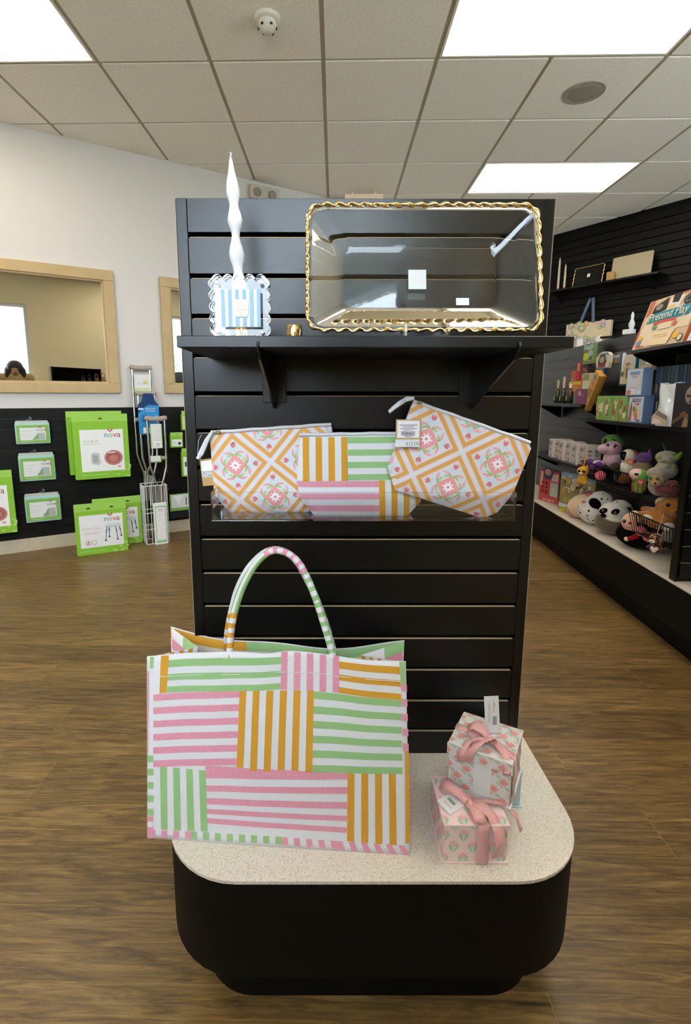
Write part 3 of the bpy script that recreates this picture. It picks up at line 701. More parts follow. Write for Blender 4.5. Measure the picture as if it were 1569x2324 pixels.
def ztop(x):
    for (xa, za), (xb, zb) in zip(top_l, top_l[1:]):
        if xa <= x <= xb: return za+(zb-za)*(x-xa)/(xb-xa)
    return top_l[0][1] if x < top_l[0][0] else top_l[-1][1]
# front panel: cloth grid that follows the wavy hem, closed behind by its own thickness
NX, NZ = 48, 30
xl, xr = tq(60, 1100)[0], tq(1515, 1100)[0]
g_ = MB(); V = []
for layer in (0, 1):
    for j in range(NZ+1):
        for i in range(NX+1):
            v = j/NZ; xb_ = bot_l[0][0]+(bot_l[1][0]-bot_l[0][0])*i/NX; xt_ = top_l[0][0]+(top_l[-1][0]-top_l[0][0])*i/NX; x = xb_+(xt_-xb_)*v
            zb_ = bot_l[0][1]+(bot_l[1][1]-bot_l[0][1])*i/NX; z = zb_+(ztop(x)-zb_)*v
            V.append((x, -bulge(x, z)+(.0025 if layer else 0), z))
n1 = (NX+1)*(NZ+1); fs = []
for j in range(NZ):
    for i in range(NX):
        a = j*(NX+1)+i; fs.append((a, a+1, a+NX+2, a+NX+1)); fs.append((n1+a, n1+a+NX+1, n1+a+NX+2, n1+a+1))
for i in range(NX):
    a = NZ*(NX+1)+i; fs.append((a, a+1, n1+a+1, n1+a)); fs.append((i+1, i, n1+i, n1+i+1))
for j in range(NZ):
    a = j*(NX+1); fs.append((a, a+NX+1, n1+a+NX+1, n1+a)); a += NX; fs.append((a+NX+1, a, n1+a, n1+a+NX+1))
g_.add(V, fs, 0, True); g_.build('front_panel', CLOTH, tote)
ps = []
def patch(qd, cols, vert, fr=None, fr2=None):
    global ps
    ps += stripes([tq(*p) for p in qd], list(cols), vert, fr, fr2)
patch([(137, 658), (180, 655), (168, 862), (130, 866)], 'g', True)
patch([(178, 654), (480, 636), (480, 853), (170, 862)], 'wnwnwn', False, [0, .14, .33, .51, .68, .84, 1])
patch([(480, 636), (805, 634), (803, 841), (480, 853)], 'wnwnwn', False, [0, .15, .34, .52, .67, .84, 1])
patch([(805, 634), (1128, 657), (1128, 861), (803, 842)], 'pwpwpwpwp', True)
patch([(1128, 657), (1465, 690), (1475, 905), (1128, 862)], 'wgwgwg', False, [0, .15, .34, .50, .66, .84, 1])
patch([(97, 870), (330, 860), (325, 1264), (95, 1275)], 'pwpwpwpwpwp', False)
patch([(330, 860), (578, 847), (563, 1258), (325, 1264)], 'pwpwpwpwpwp', False)
patch([(578, 844), (988, 850), (980, 1297), (560, 1287)], 'gwgwgwgwgwg', True)
patch([(986, 853), (1230, 878), (1228, 1306), (980, 1297)], 'nwnwnwnwnwn', False)
patch([(1230, 878), (1475, 905), (1480, 1315), (1228, 1306)], 'nwnwnwnwnwn', False)
patch([(97, 1268), (388, 1290), (397, 1632), (100, 1622)], 'wnwnwnwn', True)
patch([(388, 1262), (1175, 1302), (1170, 1685), (397, 1632)], 'pwpwpwpwpw', False, [0, .19, .30, .39, .49, .585, .655, .73, .795, .875, 1], [0, .10, .21, .31, .43, .53, .63, .71, .80, .88, 1])
patch([(1175, 1303), (1480, 1315), (1488, 1715), (1172, 1685)], 'gwgwgwgw', True)
patch([(1463, 692), (1497, 692), (1500, 820), (1470, 815)], 'n', True)
patch([(1472, 815), (1505, 820), (1515, 1185), (1482, 1185)], 'pwpwpwpwp', False)
patch([(1494, 1185), (1515, 1185), (1519, 1700), (1496, 1700)], 'g', True)
patch([(78, 662), (98, 662), (96, 726), (76, 726)], 'n', True)
patch([(62, 1210), (96, 1210), (96, 1545), (60, 1545)], 'nwnwnwnwn', False)
patch([(62, 1548), (94, 1548), (94, 1640), (60, 1640)], 'pwp', False)
patch([(62, 740), (72, 740), (64, 1205), (60, 1205)], 'p', True)
patch([(60, 1640), (105, 1625), (105, 1668), (60, 1672)], 'p', True)
patch([(105, 1627), (305, 1632), (305, 1677), (105, 1668)], 'wpwpwp', True)
patch([(305, 1633), (808, 1660), (808, 1703), (305, 1677)], 'nwnwnwnwnwnwnwn', True)
patch([(808, 1661), (1490, 1712), (1520, 1768), (808, 1705)], 'pwpwpwpwppwpwpwpwpwp', True)
clipq = None
drape('striped_patchwork', tote, ps, clipq, bulge, cell=.02, eps=.0006)
# hem stitching line
sl = [tq(x, y) for x, y in ((130, 772), (330, 764), (560, 758), (800, 748), (1000, 752), (1128, 771), (1300, 785), (1470, 802))]
MB().tube([(x, -bulge(x, z)-.0009, z) for x, z in sl], .0006, 5).build('hem_stitching', CLOTH, tote)
# bottom, back and gusset panels (their upper corners taken from the picture on planes further back)
DP = .165
bk_l = tp(388, 1424, DP); bk_r = tp(918, 1455, DP); HB = .325
LIN = mat('canvas_lining', (226, 220, 206), .85, .2, bump=.15, bscale=700)
bz = 0.0
def grid3(name, A, B, C, D, mats, cols=None, sag=0, nx=14, nz=8, thick=.002):
    """cloth between four corners A(bl) B(br) C(tr) D(tl)"""
    mb = MB(); V = []; nrm = (Vector(B)-Vector(A)).cross(Vector(D)-Vector(A)).normalized()*thick
    for l in (0, 1):
        for j in range(nz+1):
            for i in range(nx+1):
                u, v = i/nx, j/nz; p = Vector(A)*(1-u)*(1-v)+Vector(B)*u*(1-v)+Vector(C)*u*v+Vector(D)*(1-u)*v
                p.z -= sag*math.sin(math.pi*u)*v*v+sag*.25*math.sin(3*math.pi*u+.5)*v*v*min(1, 4*u*(1-u)); V.append(p+(nrm if l else Vector((0, 0, 0))))
    n = (nx+1)*(nz+1); F_ = []; mi = []
    for j in range(nz):
        for i in range(nx):
            a = j*(nx+1)+i; F_.append((a, a+1, a+nx+2, a+nx+1)); mi.append(cols(i/nx, j/nz, 0) if cols else 0); F_.append((n+a, n+a+nx+1, n+a+nx+2, n+a+1)); mi.append(cols(i/nx, j/nz, 1) if cols else 0)
    for i in range(nx): a = nz*(nx+1)+i; F_.append((a, a+1, n+a+1, n+a)); mi.append(0)
    mb.v = [tuple(v) for v in V]; mb.f = F_; mb.m = mi; mb.sm = [True]*len(F_); return mb.build(name, mats, tote)
bly = .16
# back panel sits behind; local y grows away from the viewer, its foot rests on the deck
zfoot = 0.0
dvec = TM.to_3x3().inverted() @ Vector((0, 1, 0))           # world "away" in the bag's frame
def foot(x, d): v = Vector((x, 0, .001))+dvec*d; return v
A_ = foot(.004, .155); B_ = foot(BW-.004, .155)
Cc = Vector((bk_r[0], DP, bk_r[1])); Dd = Vector((bk_l[0], DP, bk_l[1]))
def back_cols(u, v, l):
    if v > .86: return 1 if u < .33 else 2
    return 3
grid3('back_panel', A_, B_, Cc, Dd, [CLOTH, GOLDF, GREENF, LIN], back_cols, sag=.028, nx=24, nz=14)
MB().tube([Dd+(Cc-Dd)*t/24-Vector((0, 0, .028*math.sin(math.pi*t/24)+.007*math.sin(3*math.pi*t/24+.5)*min(1, 4*(t/24)*(1-t/24)))) for t in range(25)], .0022, 7).build('back_hem', CLOTH, tote)
FLt = Vector((top_l[0][0]+.002, .002, top_l[0][1]-.002)); FRt = Vector((top_l[-1][0]-.002, .002, top_l[-1][1]-.002))
FLb = Vector((bot_l[0][0]+.003, .003, .004)); FRb = Vector((bot_l[1][0]-.003, .003, .004))
ml = tp(447, 1468, .075); mr = tp(822, 1487, .075)
MLt = Vector((ml[0], .075, ml[1])); MRt = Vector((mr[0], .075, mr[1])); MLb = foot(.02, .08)+Vector((0, 0, .002)); MRb = foot(BW-.02, .08)+Vector((0, 0, .002))
def gus(u, v, l):
    if v > .88: return 1 if int(u*10) % 2 == 0 else 0
    return 0 if int(v*22) % 2 else 2
def gus2(u, v, l):
    if v > .93: return 0
    return 2 if int(v*14) % 2 == 0 else (3 if u < .5 else 0)
grid3('side_gusset', FLb, MLb, MLt, FLt, [CLOTH, GOLDF, PINKF], gus, nx=10, nz=16)
grid3('side_gusset', MLb, A_, Dd, MLt, [CLOTH, GOLDF, PINKF, GREENF], gus2, nx=8, nz=14)
grid3('side_gusset', MRb, FRb, FRt, MRt, [CLOTH, GOLDF, PINKF], gus, nx=10, nz=16)
grid3('side_gusset', B_, MRb, MRt, Cc, [CLOTH, GOLDF, PINKF, GREENF], gus2, nx=8, nz=14)
grid3('bottom_panel', FLb-Vector((0, 0, .003)), FRb-Vector((0, 0, .003)), B_, A_, [LIN], nx=2, nz=2, thick=-.001)
# handles
def handle(name, pts_px, d0, d1, cols, rad):
    P = []
    n = len(pts_px)
    for i, (x, y) in enumerate(pts_px):
        t = i/(n-1); d = d0+(d1-d0)*math.sin(math.pi*t); a, b = tp(x, y, d); P.append(Vector((a, d, b)))
    out = []                                                   # Catmull-Rom
    for i in range(n-1):
        p0, p1, p2, p3 = P[max(i-1, 0)], P[i], P[i+1], P[min(i+2, n-1)]
        for k in range(10):
            t = k/10; out.append(.5*((2*p1)+(-p0+p2)*t+(2*p0-5*p1+4*p2-p3)*t*t+(-p0+3*p1-3*p2+p3)*t**3))
    out.append(P[-1]); mb = MB(); N = len(out); L = [0]
    for i in range(1, N): L.append(L[-1]+(out[i]-out[i-1]).length)
    tmp = MB().tube(out, rad, 12, flat=.75)
    for f, s_ in zip(tmp.f[:(N-1)*12], tmp.sm): 
        i = min(f)//12; k = min(f) % 12
        mb.f.append(f); mb.m.append(cols(L[i]/L[-1], k)); mb.sm.append(True)
    mb.v = tmp.v; return mb.build(name, [CLOTH, GOLDF, GREENF, PINKF], tote)
def hc_front(t, k):
    if t < .17: return 1 if int(t*52) % 2 == 0 else 0
    if t < .44: return 2 if k % 6 < 4 else 0
    if t < .64: return 3 if int(t*54) % 2 == 0 else 0
    return 2 if int(t*54) % 2 == 0 else 0
def hc_back(t, k):
    if t < .2: return 1 if int(t*46+.5) % 2 == 0 else 0
    if t < .45: return 2 if k % 6 < 3 else 0
    if t < .66: return 3 if int(t*50+.5) % 2 == 0 else 0
    return 2 if int(t*50+.5) % 2 == 0 else 0
hp = [(522, 1492), (524, 1440), (534, 1385), (553, 1330), (580, 1282), (612, 1253), (643, 1252), (674, 1272), (698, 1312), (718, 1362), (735, 1415), (750, 1465), (756, 1492)]
handle('handle', hp, .006, .02, hc_front, .0088)
hb = [(512, 1490), (517, 1430), (527, 1380), (541, 1333), (566, 1287), (602, 1253), (638, 1249), (672, 1272), (699, 1318), (722, 1368), (741, 1420), (757, 1475), (762, 1494)]
handle('handle', hb, DP-.02, .07, hc_back, .0088)
# ================================================================== ribbon tied gift boxes
def tulip_pink(cx, cz, s):
    return [('p', [(cx+x*s, cz+z*s) for x, z in ((0, -.5), (.22, -.28), (.36, .02), (.30, .20), (.10, .02), (0, -.12), (-.10, .02), (-.30, .20), (-.36, .02), (-.22, -.28))], (168, 198, 172)),
            ('p', [(cx+x*s, cz+z*s) for x, z in ((0, 0), (.2, .12), (.30, .38), (.14, .30), (0, .48), (-.14, .30), (-.30, .38), (-.2, .12))], (240, 178, 174)),
            ('p', [(cx+x*s, cz+z*s) for x, z in ((-.02, -.4), (.02, -.4), (.14, -.02), (.10, .0), (0, -.25), (-.10, 0), (-.14, -.02))], (226, 228, 214))]
def lotus(cx, cz, s):
    return [('p', [(cx+x*s, cz+z*s) for x, z in ((0, -.30), (.24, -.16), (.46, .16), (.22, .06), (.26, .36), (.1, .16), (0, .46), (-.1, .16), (-.26, .36), (-.22, .06), (-.46, .16), (-.24, -.16))], (230, 152, 142)),
            ('p', [(cx+x*s, cz+z*s) for x, z in ((.02, -.34), (.25, -.60), (.62, -.66), (.52, -.42), (.28, -.30))], (182, 202, 180)),
            ('p', [(cx+x*s, cz+z*s) for x, z in ((-.02, -.36), (-.3, -.44), (-.66, -.20), (-.4, -.16), (-.2, -.26))], (182, 202, 180)),
            ('p', [(cx+x*s, cz+z*s) for x, z in ((.62, .30), (.72, .42), (.62, .54), (.52, .42))], (226, 160, 150))]
def scatter(fn, w, h, stepx, stepz, s):
    out = []; j = 0; z = stepz*.4
    while z < h+stepz:
        x = (stepx*.5 if j % 2 else 0)
        while x < w+stepx: out += fn(x, z, s); x += stepx
        z += stepz; j += 1
    return out
TOPM = lambda z: Matrix.Translation((0, 0, z)) @ Matrix.Rotation(-math.pi/2, 4, 'X')
def cover(root, w, d, h, fn, sx, sz, s, lid=.004, over=.003, side='l'):
    rc = lambda a, b: [(0, 0), (a, 0), (a, b), (0, b)]
    art('front_paper', root, scatter(fn, w, h, sx, sz, s), y=-.0004, step=.000004, clip=rc(w, h))
    art('lid_paper', root, scatter(fn, w, d, sx, sz, s), y=-.0006, step=.000004, clip=rc(w, d), M=TOPM(h+lid))
    Ml = Matrix.Translation((-.0004, d, 0)) @ Matrix.Rotation(-math.pi/2, 4, 'Z') if side == 'l' else Matrix.Translation((w+.0004, 0, 0)) @ Matrix.Rotation(math.pi/2, 4, 'Z')
    art('side_paper', root, scatter(fn, d, h, sx, sz, s), y=-.0002, step=.000004, clip=rc(d, h), M=Ml)
RIB = mat('pink_satin_ribbon', (228, 168, 162), .42, .4, sheen=.3, bump=.05, bscale=500)
def ribbon(name, root, pts, width_dir, w):
    """flat band along points; width_dir per point or one vector"""
    mb = MB(); V = []; n = len(pts)
    for i, p in enumerate(pts):
        wd = Vector(width_dir[i] if isinstance(width_dir, list) else width_dir).normalized()*w/2; p = Vector(p)
        t = (Vector(pts[min(i+1, n-1)])-Vector(pts[max(i-1, 0)])).normalized(); nn = t.cross(wd).normalized()*.0004
        V += [p-wd-nn, p+wd-nn, p+wd+nn, p-wd+nn]
    fs = []
    for i in range(n-1):
        for k in range(4): fs.append((i*4+k, i*4+(k+1) % 4, i*4+4+(k+1) % 4, i*4+4+k))
    fs += [(3, 2, 1, 0), (n*4-4, n*4-3, n*4-2, n*4-1)]
    return mb.add(V, fs, 0, True).build(name, RIB, root)
def gift_box(label, M, w, d, h, paper, fn, args, side):
    r = thing('gift_box', label, 'gift box', M, 'paper gift boxes'); pm = ink(paper, .6)
    MB().box(-.004, w+.004, -.004, d+.004, 0, .0025).build('base_plate', pm, r, bev=.0005, seg=1)
    MB().box(0, w, 0, d, .0026, h).build('box_body', pm, r, bev=.0008, seg=1)
    MB().box(-.002, w+.002, -.002, d+.002, h+.0002, h+.0038).build('lid', pm, r, bev=.0008, seg=1)
    if fn: cover(r, w, d, h, fn, *args, side=side)
    return r
lw, ld, lh = .112, .113, .073
G1 = Matrix.Translation((.1965, .773, ZD)) @ Matrix.Rotation(.014, 4, 'Z')
g1 = gift_box('lower pink gift box printed with tulips and tied with a pink bow', G1, lw, ld, lh, (240, 212, 208), tulip_pink, (.034, .023, .025), 'l')
rw = .021; rx = lw*.60
ribbon('ribbon_band', g1, [(rx, -.0055, .001), (rx, -.0045, .03), (rx, -.0035, lh*.8), (rx, -.004, lh+.003), (rx, -.001, lh+.0050), (rx, .03, lh+.0050), (rx, .058, lh+.0060)], (1, 0, 0), rw)
kx, ky, kz = rx-.012, .040, lh+.008
ribbon('bow_loop', g1, [(kx, ky, kz), (kx-.018, ky+.012, kz+.012), (kx-.036, ky+.028, kz+.016), (kx-.046, ky+.038, kz+.008), (kx-.036, ky+.034, kz+.001), (kx-.016, ky+.016, kz-.001), (kx, ky, kz)], [(.5, .5, .7), (.5, .6, .6), (.5, .6, .5), (.3, .5, .8), (.4, .6, .5), (.5, .5, .6), (.5, .5, .7)], .017)
ribbon('bow_loop', g1, [(kx, ky, kz), (kx+.004, ky-.016, kz+.006), (kx+.006, ky-.034, kz+.006), (kx+.008, ky-.044, kz), (kx+.004, ky-.034, kz-.003), (kx, ky-.012, kz-.002)], (1, .1, 0), .021)
ribbon('ribbon_tail', g1, [(kx, ky, kz+.001), (kx+.016, ky-.010, kz+.008), (kx+.030, ky-.030, kz+.004), (kx+.038, ky-.047, kz-.012), (kx+.040, ky-.052, kz-.032), (kx+.034, ky-.053, kz-.058)], [(1, .2, .3), (1, .5, .2), (1, .4, 0), (1, .2, .1), (1, .1, .2), (1, .1, .3)], .019)
ribbon('ribbon_tail', g1, [(kx, ky, kz), (kx+.03, ky+.004, kz+.004), (kx+.062, ky+.0, kz+.002), (kx+.082, ky-.008, kz-.016), (kx+.090, ky-.016, kz-.04)], [(0, 1, .2), (.1, 1, .2), (.2, 1, .2), (.5, .8, .5), (.6, .5, .2)], .009)
MB().ell((kx, ky, kz+.002), (.006, .006, .005), nu=10, nv=6).build('bow_knot', RIB, g1)
tM = Matrix.Translation((.004, .032, lh+.0045)) @ Matrix.Rotation(math.radians(34), 4, 'Z') @ Matrix.Rotation(.12, 4, 'X')
tg = MB().box(0, .046, -.0165, .0165, .0025, .0032).build('price_tag', PAPER, g1, tM)
art('tag_print', tg, [('r', .80, -.5+.32, .98, .42, (100, 100, 104)), ('r', .42, -.2, .56, .30, (150, 148, 150)), ('r', .22, -.3, .24, .3, (170, 168, 170)), ('r', .26, -.3, .27, .3, (170, 168, 170))], .046, .033, M=TOPM(.0032))
# pale blue box at the back, then the lotus box standing on both
gift_box('pale blue gift box mostly hidden under the white lotus patterned box', Matrix.Translation((.325, .903, ZD)) @ Matrix.Rotation(-.08, 4, 'Z'), .052, .10, .073, (186, 214, 220), None, None, 'r')
G2 = Matrix.Translation((.2215, .8665, ZD+.0773)) @ Matrix.Rotation(math.radians(-29.6), 4, 'Z')
uw, ud, uh = .114, .104, .088
g2 = gift_box('upper white gift box with coral lotus print, blank label, ribbon and upright price tag', G2, uw, ud, uh, (222, 218, 214), lotus, (.034, .0195, .0225), 'r')
ov = .018
fl_ = MB().box(-.003, uw+.003, -.0045, -.0028, uh-ov, uh+.0036).build('lid_flap', ink((222, 218, 214), .6), g2)
art('flap_paper', g2, scatter(lotus, uw+.006, ov+.0036, .034, .0195, .0225), x0=-.003, z0=uh-ov, y=-.0047, step=.000004, clip=[(-.003, uh-ov), (uw+.003, uh-ov), (uw+.003, uh+.0036), (-.003, uh+.0036)])
MB().box(uw*.42, uw*.70, -.0014, -.0006, .004, uh-ov-.001).build('blank_label', PAPER, g2)
ribbon('ribbon_band', g2, [(-.003, .052, uh+.004), (.01, .050, uh+.0052), (.05, .045, uh+.0056), (.09, .03, uh+.0056), (uw+.003, .016, uh+.0048), (uw+.0042, .015, uh-.01), (uw+.0042, .018, .006)], [(0, 1, 0)]*5+[(.0, 1, .0)]*2, .016)
kx, ky, kz = .066, .034, uh+.010
ribbon('bow_loop', g2, [(kx, ky, kz), (kx-.012, ky+.004, kz+.014), (kx-.030, ky+.004, kz+.018), (kx-.042, ky+.004, kz+.006), (kx-.03, ky+.003, kz-.001), (kx-.01, ky+.002, kz-.001)], [(0, 1, .3)]*6, .02)
ribbon('bow_loop', g2, [(kx, ky, kz), (kx+.01, ky-.006, kz+.013), (kx+.006, ky-.02, kz+.018), (kx-.010, ky-.034, kz+.012), (kx-.024, ky-.042, kz-.006), (kx-.03, ky-.043, kz-.030)], [(.8, .5, .2), (.8, .5, 0), (.9, .3, .2), (.9, 0, .4), (.9, 0, .3), (.9, 0, .2)], .019)
ribbon('ribbon_tail', g2, [(kx, ky, kz), (kx-.012, ky-.012, kz+.008), (kx-.032, ky-.030, kz+.004), (kx-.042, ky-.0405, kz-.014), (kx-.040, ky-.042, kz-.034)], [(.5, -.5, .3), (.6, -.5, .2), (.7, -.3, .4), (.9, 0, .3), (.8, 0, .3)], .017)
ribbon('ribbon_tail', g2, [(kx, ky, kz), (kx+.016, ky-.008, kz+.004), (kx+.034, ky-.024, kz-.002), (kx+.042, ky-.038, kz-.012), (kx+.041, ky-.040, kz-.030)], [(.5, .8, .2), (.4, .8, .2), (.5, .6, .3), (.8, .3, .2), (.9, 0, .2)], .014)
MB().ell((kx, ky, kz+.003), (.007, .006, .006), nu=10, nv=6).build('bow_knot', RIB, g2)
tM = Matrix.Translation((kx-.012, ky+.022, uh+.006)) @ Matrix.Rotation(math.radians(29.6), 4, 'Z') @ Matrix.Rotation(-.06, 4, 'Y') @ Matrix.Rotation(-.12, 4, 'X')
tg = MB().box(0, .028, 0, .0007, 0, .073).build('price_tag', PAPER, g2, tM)
art('tag_print', tg, [('r', .50, .22+i*.012, .78, .22+i*.012+(.004 if i % 3 else .008), (96, 100, 104)) for i in range(22)]+[('r', .22, .30, .25, .84, (190, 190, 192)), ('r', .32, .30, .34, .84, (200, 200, 202)), ('r', .56, .60, .60, .86, (170, 172, 176)), ('r', .62, .74, .66, .88, (150, 152, 156))], .028, .073)
# ================================================================== goods on the left wall
LIME, LIME2, PALEG = (140, 196, 58), (160, 208, 92), (206, 230, 166)
NOVA = [(96, 160, 206), (134, 186, 76), (206, 92, 60), (150, 84, 70), (206, 60, 100)]
def nova(root, x, z, size, y=-.0022):
    text('nova', size, [ink(c) for c in NOVA[:4]], root, (x, y, z), mi=[0, 1, 2, 3], name='brand_lettering')
    s = size*.30; cx, cz = x-size*.18, z+size*.50
    art('butterfly_mark', root, [('p', [(cx, cz), (cx-s*1.0, cz+s*.9), (cx-s*1.1, cz+s*.2), (cx-s*.5, cz-s*.1)], NOVA[4]), ('p', [(cx, cz), (cx+s*.9, cz+s*1.1), (cx+s*.9, cz+s*.3), (cx+s*.4, cz-s*.2)], NOVA[4]), ('p', [(cx-s*.5, cz-s*.05), (cx+s*.3, cz-s*.1), (cx+s*.1, cz-s*.6), (cx-s*.3, cz-s*.5)], NOVA[4])], y=y)
def flutter(w, h, n=9, seed=3):
    r_ = random.Random(seed); o = []
    for i in range(n):
        x = 1-r_.random()**1.6*.30; z = r_.random()*(.20*(x-.68)/.3+.02)+.012; s = .02+.012*r_.random(); k = w/h
        o.append(('p', [(x, z), (x-s, z+s*.9*k), (x-s*.9, z+s*.1*k), (x-s*.3, z-s*.3*k), (x+s*.2, z-s*.5*k), (x+s*.8, z+s*.2*k), (x+s*.9, z+s*.9*k)], PALEG))
    return o
def tab(root, w, h, t0=.02, hh=.05, holes=2):
    """hang flap with punched slots above a carton"""
    MB().box(0, w, .0, .002, h, h+hh).build('hang_flap', ink(LIME2), root)
    for i in range(holes):
        x = w*(i+1)/(holes+1); art('hang_slot', root, [('p', [(x-.016, h+hh*.42), (x-.004, h+hh*.42), (x, h+hh*.52), (x+.004, h+hh*.42), (x+.016, h+hh*.42), (x+.014, h+hh*.30), (x-.014, h+hh*.30)], (30, 40, 20))])
def lbox(bl, br, tl, off):
    a = at_f(*bl, LF, -off); b = at_f(*br, LF, -off); c = at_f(*tl, LF, -off); return a[0], min(a[1], b[1]) if 0 else (a[1]+b[1])/2, b[0]-a[0], c[1]-a[1]
def sitz(lb, x, z, w, h, off, t):
    r = carton('sitz_bath_box', lb, 'carton', LF @ Matrix.Translation((x, -off, z)), w, h, t, LIME, [('r', .12, .13, .90, .86, (240, 240, 242))]+flutter(w, h), 'sitz bath cartons')
    art('product_picture', r, [('e', .70, .36, .17, .135, (190, 126, 118)), ('e', .70, .365, .135, .10, (168, 98, 92)), ('e', .70, .345, .085, .06, (196, 128, 120)), ('r', .60, .44, .74, .465, (226, 200, 196)), ('p', [(.30, .27), (.42, .24), (.46, .28), (.44, .45), (.33, .46), (.29, .42)], (196, 198, 200)), ('p', [(.32, .30), (.41, .28), (.42, .40), (.33, .42)], (168, 172, 176)), ('r', .16, .605, .50, .613, (214, 200, 190)), ('e', .80, .20, .035, .015, (226, 150, 120))], w, h, y=-.0026)
    text('Sitz Bath', .030, ink((176, 200, 150)), r, (w*.31, -.003, h*.66)); nova(r, w*.70, h*.765, .062, y=-.003)
    text('Products for an independent Life', .0135, ink((216, 234, 186)), r, (w*.12, -.003, h*.075), align='LEFT'); return r
x, z, w, h = lbox((173, 1092), (297, 1079), (156, 960), .15)
r = sitz('front green carton with a pink basin picture hanging beside the mat packs', x, z, w, h, .15, .06); tab(r, w, h, hh=.055, holes=1)
b_ = carton('sitz_bath_box', 'second green carton just showing behind the hanging basin carton', 'carton', LF @ Matrix.Translation((x-.03, -.082, z+.03)), w, h, .06, LIME, [], 'sitz bath cartons'); tab(b_, w, h, hh=.045, holes=1)
hk = MB().tube([(x+w/2, -.001, z+h+.03), (x+w/2, -.18, z+h+.03), (x+w/2, -.19, z+h+.042)], .003, 8).build('wall_hook', CHROME, M=LF); tag(hk, 'metal wall hook carrying the green basin cartons', 'hook')
xb, zb_ = at_f(40, 1207, LF, -.14); _, zt = at_f(26, 1082, LF, -.14)
r = sitz('green basin carton cut off by the left edge of the picture', xb-.37, zb_, .37, zt-zb_, .14, .06); tab(r, .37, zt-zb_, hh=.05, holes=1)
hk = MB().tube([(xb-.185, -.001, zt+.025), (xb-.185, -.17, zt+.025), (xb-.185, -.18, zt+.037)], .003, 8).build('wall_hook', CHROME, M=LF); tag(hk, 'metal wall hook at the far left edge carrying a green carton', 'hook')
# ---- shower stool cartons on the floor
def stool_box(lb, p0, ang, w, h, t):
    M = Matrix.Translation((p0.x, p0.y, 0)) @ Matrix.Rotation(ang, 4, 'Z')
    r = carton('shower_stool_box', lb, 'carton', M, w, h, t, LIME, [('r', .08, .16, .92, .90, (240, 240, 242))]+flutter(w, h, 10, 5), 'shower stool cartons')
    legs = []
    for x0, x1, zt_, zb2 in ((.60, .565, .61, .30), (.645, .64, .60, .38), (.775, .80, .60, .30), (.845, .875, .60, .38)):
        legs += [('p', [(x0-.008, zt_), (x0+.010, zt_), (x1+.008, zb2), (x1-.008, zb2)], (120, 132, 150)), ('p', [(x1-.022, zb2-.02), (x1+.022, zb2-.02), (x1+.010, zb2+.015), (x1-.010, zb2+.015)], (30, 32, 40)), ('e', (x0*.5+x1*.5), (zt_+zb2)/2+.03, .013, .012, (26, 28, 36)), ('e', (x0*.7+x1*.3), (zt_*.75+zb2*.25), .013, .012, (26, 28, 36))]
    art('product_picture', r, legs+[('e', .72, .64, .16, .045, (204, 212, 222)), ('e', .72, .655, .15, .035, (222, 228, 234)), ('r', .16, .50, .45, .51, (226, 190, 190)), ('r', .16, .47, .42, .478, (226, 196, 196)), ('e', .22, .28, .045, .055, (200, 120, 120)), ('e', .22, .28, .036, .044, (240, 240, 242)), ('p', [(.20, .25), (.22, .25), (.245, .31), (.225, .31)], (150, 90, 90)), ('e', .34, .28, .045, .055, (210, 140, 140)), ('e', .34, .28, .036, .044, (240, 240, 242))], w, h, y=-.0026)['kind'] = 'stuff'
    text('Shower Stool', .022, ink((196, 206, 186)), r, (w*.30, -.003, h*.60)); nova(r, w*.71, h*.79, .056, y=-.003)
    text('Products for an independent Life', .0125, ink((216, 234, 186)), r, (w*.06, -.003, h*.085), align='LEFT')
    MB().box(0, w, 0, .002, h, h+.055).build('hang_flap', ink(LIME2), r)
    for q in (.27, .72): art('hang_slot', r, [('p', [(w*q-.014, h+.022), (w*q-.004, h+.022), (w*q, h+.028), (w*q+.004, h+.022), (w*q+.014, h+.022), (w*q+.012, h+.014), (w*q-.012, h+.014)], (20, 30, 10))])
    return r
P1 = at_z(176, 1263, 0); P2 = at_z(292, 1248, 0); ang = math.atan2(P2.y-P1.y, P2.x-P1.x); w = (P2-P1).length
Fm = frame(P1, ang); hz = at_f(170, 1163, Fm)[1]
stool_box('front green shower stool carton standing on the floor', P1, ang, w, hz, .085)
P3 = at_z(325, 1230, 0); d_ = Vector((math.cos(LA), math.sin(LA), 0)); P4 = P3-d_*w
stool_box('rear green shower stool carton partly hidden behind the front one', P4, LA, w, hz, .085)
